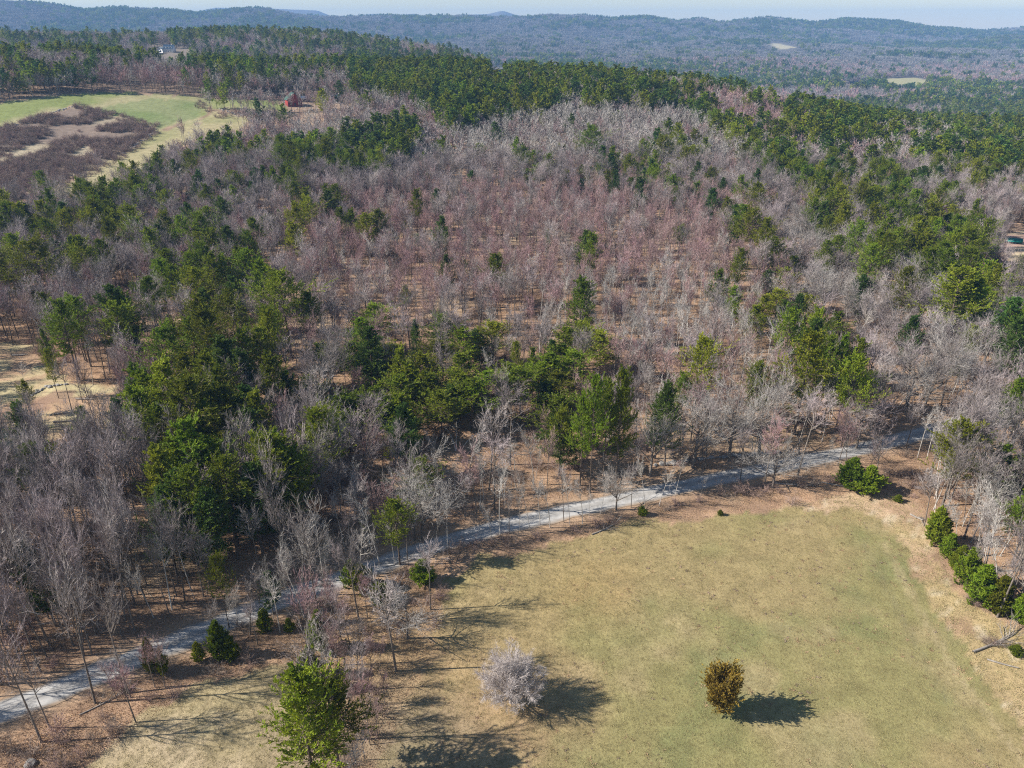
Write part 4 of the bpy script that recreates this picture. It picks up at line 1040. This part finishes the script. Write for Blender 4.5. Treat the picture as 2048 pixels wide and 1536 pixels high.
def log(px, py, L, r, ang, label, fork=False):
    g = np.random.default_rng(int(px)); x, y = ray_hit(px, py); z = float(height(x, y))
    e = thing('fallen_log', label, 'log', (x, y, z + r * .8), R(ang)); tb = TB()
    tubes(tb, np.array([[-L / 2, 0, 0]]), np.array([[1., 0, 0]]), np.array([[0, .08, .02]]), np.array([L]), np.array([r]), np.array([r * .5]), 5, 7, 0, g)
    link(bpy.data.objects.new('trunk', tb.mesh('trunk', [M['log']])), e)
    if fork:
        t2 = TB(); n = 9; p, d, i, t = kids(np.array([[-L / 2, 0, 0]]), np.array([[1., 0, 0]]), np.array([[0, .08, .02]]), np.array([L]), n, .35, 1, 25, 60, g)
        d[:, 2] = np.abs(d[:, 2]) * .6; l = L * .35 * (.5 + .8 * g.random(n))
        tubes(t2, p, d, d * 0 + g.normal(size=d.shape) * .1, l, np.full(n, r * .4), np.full(n, r * .1), 3, 4, 0, g)
        p, d, i, t = kids(p, d, d * 0, l, 6, .2, 1, 20, 50, g); tubes(t2, p, d, d * 0, l[i] * .5, np.full(len(p), r * .18), np.full(len(p), r * .04), 1, 3, 0, g)
        link(bpy.data.objects.new('branch_spray', t2.mesh('branch_spray', [M['log']])), e)
log(130, 828, 5, .22, 8, 'pale sawn log in the left clearing, upper of the two')
log(134, 844, 6, .25, 6, 'pale sawn log in the left clearing, lower of the two')
log(170, 800, 5, .25, -10, 'fallen log near the wood edge in the left clearing')
log(40, 712, 4, .3, 3, 'reddish log at the far side of the left clearing')
log(1690, 975, 9, .16, -24, 'long pale fallen trunk at the corner of the field', True)
log(1832, 1036, 2.4, .2, -60, 'grey driftwood-like stump log on the field margin', True)
log(1990, 1290, 9, .2, 20, 'fallen bare treetop lying on the right field margin', True)
log(1590, 972, 8, .2, -12, 'bleached fallen tree sprawling on the verge over the field edge', True)
log(215, 1405, 7, .1, 38, 'thin leaning dead stem below the road at the lower left', True)
log(800, 1128, 5, .1, 20, 'broken branch heap below the slim roadside pine', True)
log(1210, 1060, 6, .14, 30, 'dead branch pile at the field edge', True)
log(2005, 1330, 4, .15, -30, 'bleached log in the tan grass at the right')

# ------------------------------------------------------------------ buildings
mw = mat('white_siding', (.78, .79, .80), var=.06); mrf = mat('grey_blue_roof', (.38, .44, .48), var=.1); mdk = mat('dark_glass', (.03, .04, .05), var=.1, rough=.2, spec=.5)
mred = mat('barn_red', (.30, .05, .045), var=.25); mgr = mat('green_roof', (.06, .17, .14), var=.15); mblue = mat('pale_blue_siding', (.55, .62, .70), var=.08); mnavy = mat('dark_roof', (.045, .055, .075), var=.2)
mbr = mat('dark_brown_siding', (.09, .06, .05), var=.2); mtarp = mat('teal_tarp', (.01, .22, .20), var=.3, rough=.5); mmet = mat('bare_metal_roof', (.66, .67, .70), var=.06, rough=.5)
def house(name, label, cat, px, py, rz, W, D, wall_h, rh, mwall, mroof, wins=(), garage=None, dormers=0, axis='x', chimney=True):
    x, y = ray_hit(px, py); z = float(height(x, y)); e = thing(name, label, cat, (x, y, z), R(rz))
    t = TB(); wallp(t, -W / 2, W / 2, -D / 2, D / 2, wall_h, rh, axis); part('wall', t, mwall, e)
    t = TB()
    if axis == 'x': gable(t, -W / 2 - .5, W / 2 + .5, -D / 2 - .6, D / 2 + .6, wall_h - .25, rh * 1.02 + .3, .3)
    else: gable(t, -W / 2 - .6, W / 2 + .6, -D / 2 - .5, D / 2 + .5, wall_h - .25, rh * 1.02 + .3, .3, 0, 'y')
    rf = part('roof', t, mroof, e)
    if chimney: t = TB(); boxm(t, W * .3, W * .3 + .9, -.4, .5, wall_h + rh * .5, wall_h + rh + 1.3); part('chimney', t, M['rock'], rf)
    for (wx_, wz, ww, wh) in wins:
        t = TB(); boxm(t, wx_ - ww / 2, wx_ + ww / 2, -D / 2 - .06, -D / 2 + .02, wz, wz + wh); wn_ = part('window', t, mdk, e)
        t = TB()
        for q0, q1, r0, r1 in ((wx_ - ww / 2 - .15, wx_ + ww / 2 + .15, wz + wh, wz + wh + .15), (wx_ - ww / 2 - .15, wx_ + ww / 2 + .15, wz - .15, wz), (wx_ - .06, wx_ + .06, wz, wz + wh)):
            boxm(t, q0, q1, -D / 2 - .12, -D / 2 - .061, r0, r1)
        part('frame', t, mw, wn_)
    t = TB(); boxm(t, -.6, .6, -D / 2 - .08, -D / 2 + .03, 0, 2.2); part('door', t, mbr, e)
    for q in range(dormers):
        dx = (q - (dormers - 1) / 2) * W / dormers * .9; t = TB(); wallp(t, dx - 1.1, dx + 1.1, -D / 2 + .5, -.5, wall_h + rh * .48, .8, 'y'); dm = part('dormer', t, mwall, e)
        t = TB(); gable(t, dx - 1.4, dx + 1.4, -D / 2 + .2, 0, wall_h + rh * .48 - .1, 1.0, .15, 0, 'y'); part('dormer_roof', t, mroof, dm)
        t = TB(); boxm(t, dx - .5, dx + .5, -D / 2 + .43, -D / 2 + .5, wall_h + rh * .2, wall_h + rh * .44); part('pane', t, mdk, dm)
    if garage:
        gx, gw, gd = garage; t = TB(); wallp(t, gx - gw / 2, gx + gw / 2, -gd / 2 - 2, gd / 2 - 2, 3.2, 3.4, 'y'); part('garage_wall', t, mwall, e)
        t = TB(); gable(t, gx - gw / 2 - .5, gx + gw / 2 + .5, -gd / 2 - 2.4, gd / 2 - 1.8, 3.0, 3.7, .3, 0, 'y'); part('garage_roof', t, mroof, e)
        t = TB(); boxm(t, gx - gw * .3, gx + gw * .3, -gd / 2 - 2.08, -gd / 2 - 2.0, 0, 2.4); part('garage_door', t, mdk, e)
    return e
house('farmhouse', 'white house with dormers and garage on the far wooded ridge', 'house', 340, 104, -8, 15, 9, 4.2, 5.5, mw, mrf, [(-5, .9, 1.4, 1.5), (-2.5, .9, 1.4, 1.5), (2.5, .9, 1.4, 1.5), (5, .9, 1.4, 1.5)], garage=(-12, 8, 9), dormers=3)
house('red_barn', 'dark red barn with green roof behind the pasture', 'barn', 588, 211, 28, 11, 9, 4.5, 4.5, mred, mgr, [(-3, 1.2, 1.2, 1.2), (3, 1.2, 1.2, 1.2)], axis='y', chimney=False)
house('shed', 'long low shed with pale metal roof beside the red barn', 'shed', 608, 203, 0, 9, 5, 2.5, 1.2, mbr, mmet, [], chimney=False)
house('small_house', 'small white house among trees right of the red barn', 'house', 672, 206, -15, 9, 7, 3.2, 2.6, mw, mrf, [(-2.5, .9, 1.1, 1.3), (2.5, .9, 1.1, 1.3)])
house('blue_house', 'pale blue house with dark roof deep in the pines', 'house', 996, 158, 10, 17, 11, 8.5, 5, mblue, mnavy, [(-5, 1, 1.6, 1.8), (0, 4.6, 1.6, 1.6), (5, 1, 1.6, 1.8), (-5, 4.6, 1.6, 1.6), (5, 4.6, 1.6, 1.6)])
house('brown_cottage', 'dark brown cottage at the edge of the far right field', 'house', 1706, 168, 4, 22, 9, 3.6, 3.0, mbr, mnavy, [(-6, 1, 2.2, 1.5), (-2.5, 1, 2.2, 1.5), (4, 1, 2.2, 1.5)])
house('white_barn', 'tiny white building far out in the valley woods', 'house', 1062, 112, 0, 30, 14, 7, 6, mw, mmet, [(-8, 2, 3, 3), (8, 2, 3, 3)], chimney=False)
house('distant_farm', 'tiny pale farm building on the distant right hillside', 'house', 1812, 64, 0, 45, 18, 9, 7, mw, mmet, [(-12, 2, 4, 4), (12, 2, 4, 4)], chimney=False)
# teal covered stack in the right clearing
x, y = ray_hit(2028, 487); z = float(height(x, y)); e = thing('covered_trailer', 'teal covered trailer in the clearing at the right edge', 'trailer', (x, y, z), R(-25))
t = TB(); gable(t, -2.8, 2.8, -1.3, 1.3, 1.5, .7, .1); boxm(t, -2.75, 2.75, -1.25, 1.25, .75, 1.52); part('tarp_cover', t, mtarp, e)
t = TB(); boxm(t, -3.2, 2.7, -1.1, 1.1, .5, .74); part('bed', t, mnavy, e)
for sy in (-1.2, 1.2):
    t = TB(); a = np.arange(10) * .628; V = np.array([(math.cos(q) * .4, sy + o, .4 + math.sin(q) * .4) for o in (-.12, .12) for q in a])
    T = [(i, (i + 1) % 10, (i + 1) % 10 + 10) for i in range(10)] + [(i, (i + 1) % 10 + 10, i + 10) for i in range(10)] + [(0, i, i + 1) for i in range(1, 9)] + [(10, 10 + i, 11 + i) for i in range(1, 9)]
    t.add(V, np.array(T)); part('wheel', t, mnavy, e)
# radio mast on the skyline
x, y = ray_hit(1533, 33); z = float(height(x, y)); e = thing('radio_mast', 'thin radio mast on top of the distant skyline hill', 'mast', (x, y, z))
t = TB(); g = np.random.default_rng(1); tubes(t, np.array([[0, 0, -2.]]), np.array([[0, 0, 1.]]), np.zeros((1, 3)), np.array([70.]), np.array([1.6]), np.array([.8]), 4, 4, 0, g); part('pole', t, mmet, e)

# ------------------------------------------------------------------ air
def haze():
    t = TB(); boxm(t, -10600, 10600, -200, 10900, -260, 262)
    m = bpy.data.materials.new('haze'); m.use_nodes = True; N = m.node_tree.nodes; L = m.node_tree.links
    N.remove(N['Principled BSDF']); v = N.new('ShaderNodeVolumePrincipled'); v.inputs['Density'].default_value = 1.05e-4; v.inputs['Color'].default_value = (.30, .56, 1.0, 1); v.inputs['Anisotropy'].default_value = 0.0
    L.new(v.outputs[0], N['Material Output'].inputs['Volume'])
    o = link(bpy.data.objects.new('haze', t.mesh('haze', [m]))); o['kind'] = 'stuff'
haze()
print('TRIS', sum(len(m.polygons) for m in bpy.data.meshes), 'OBJ', len(sc.objects))
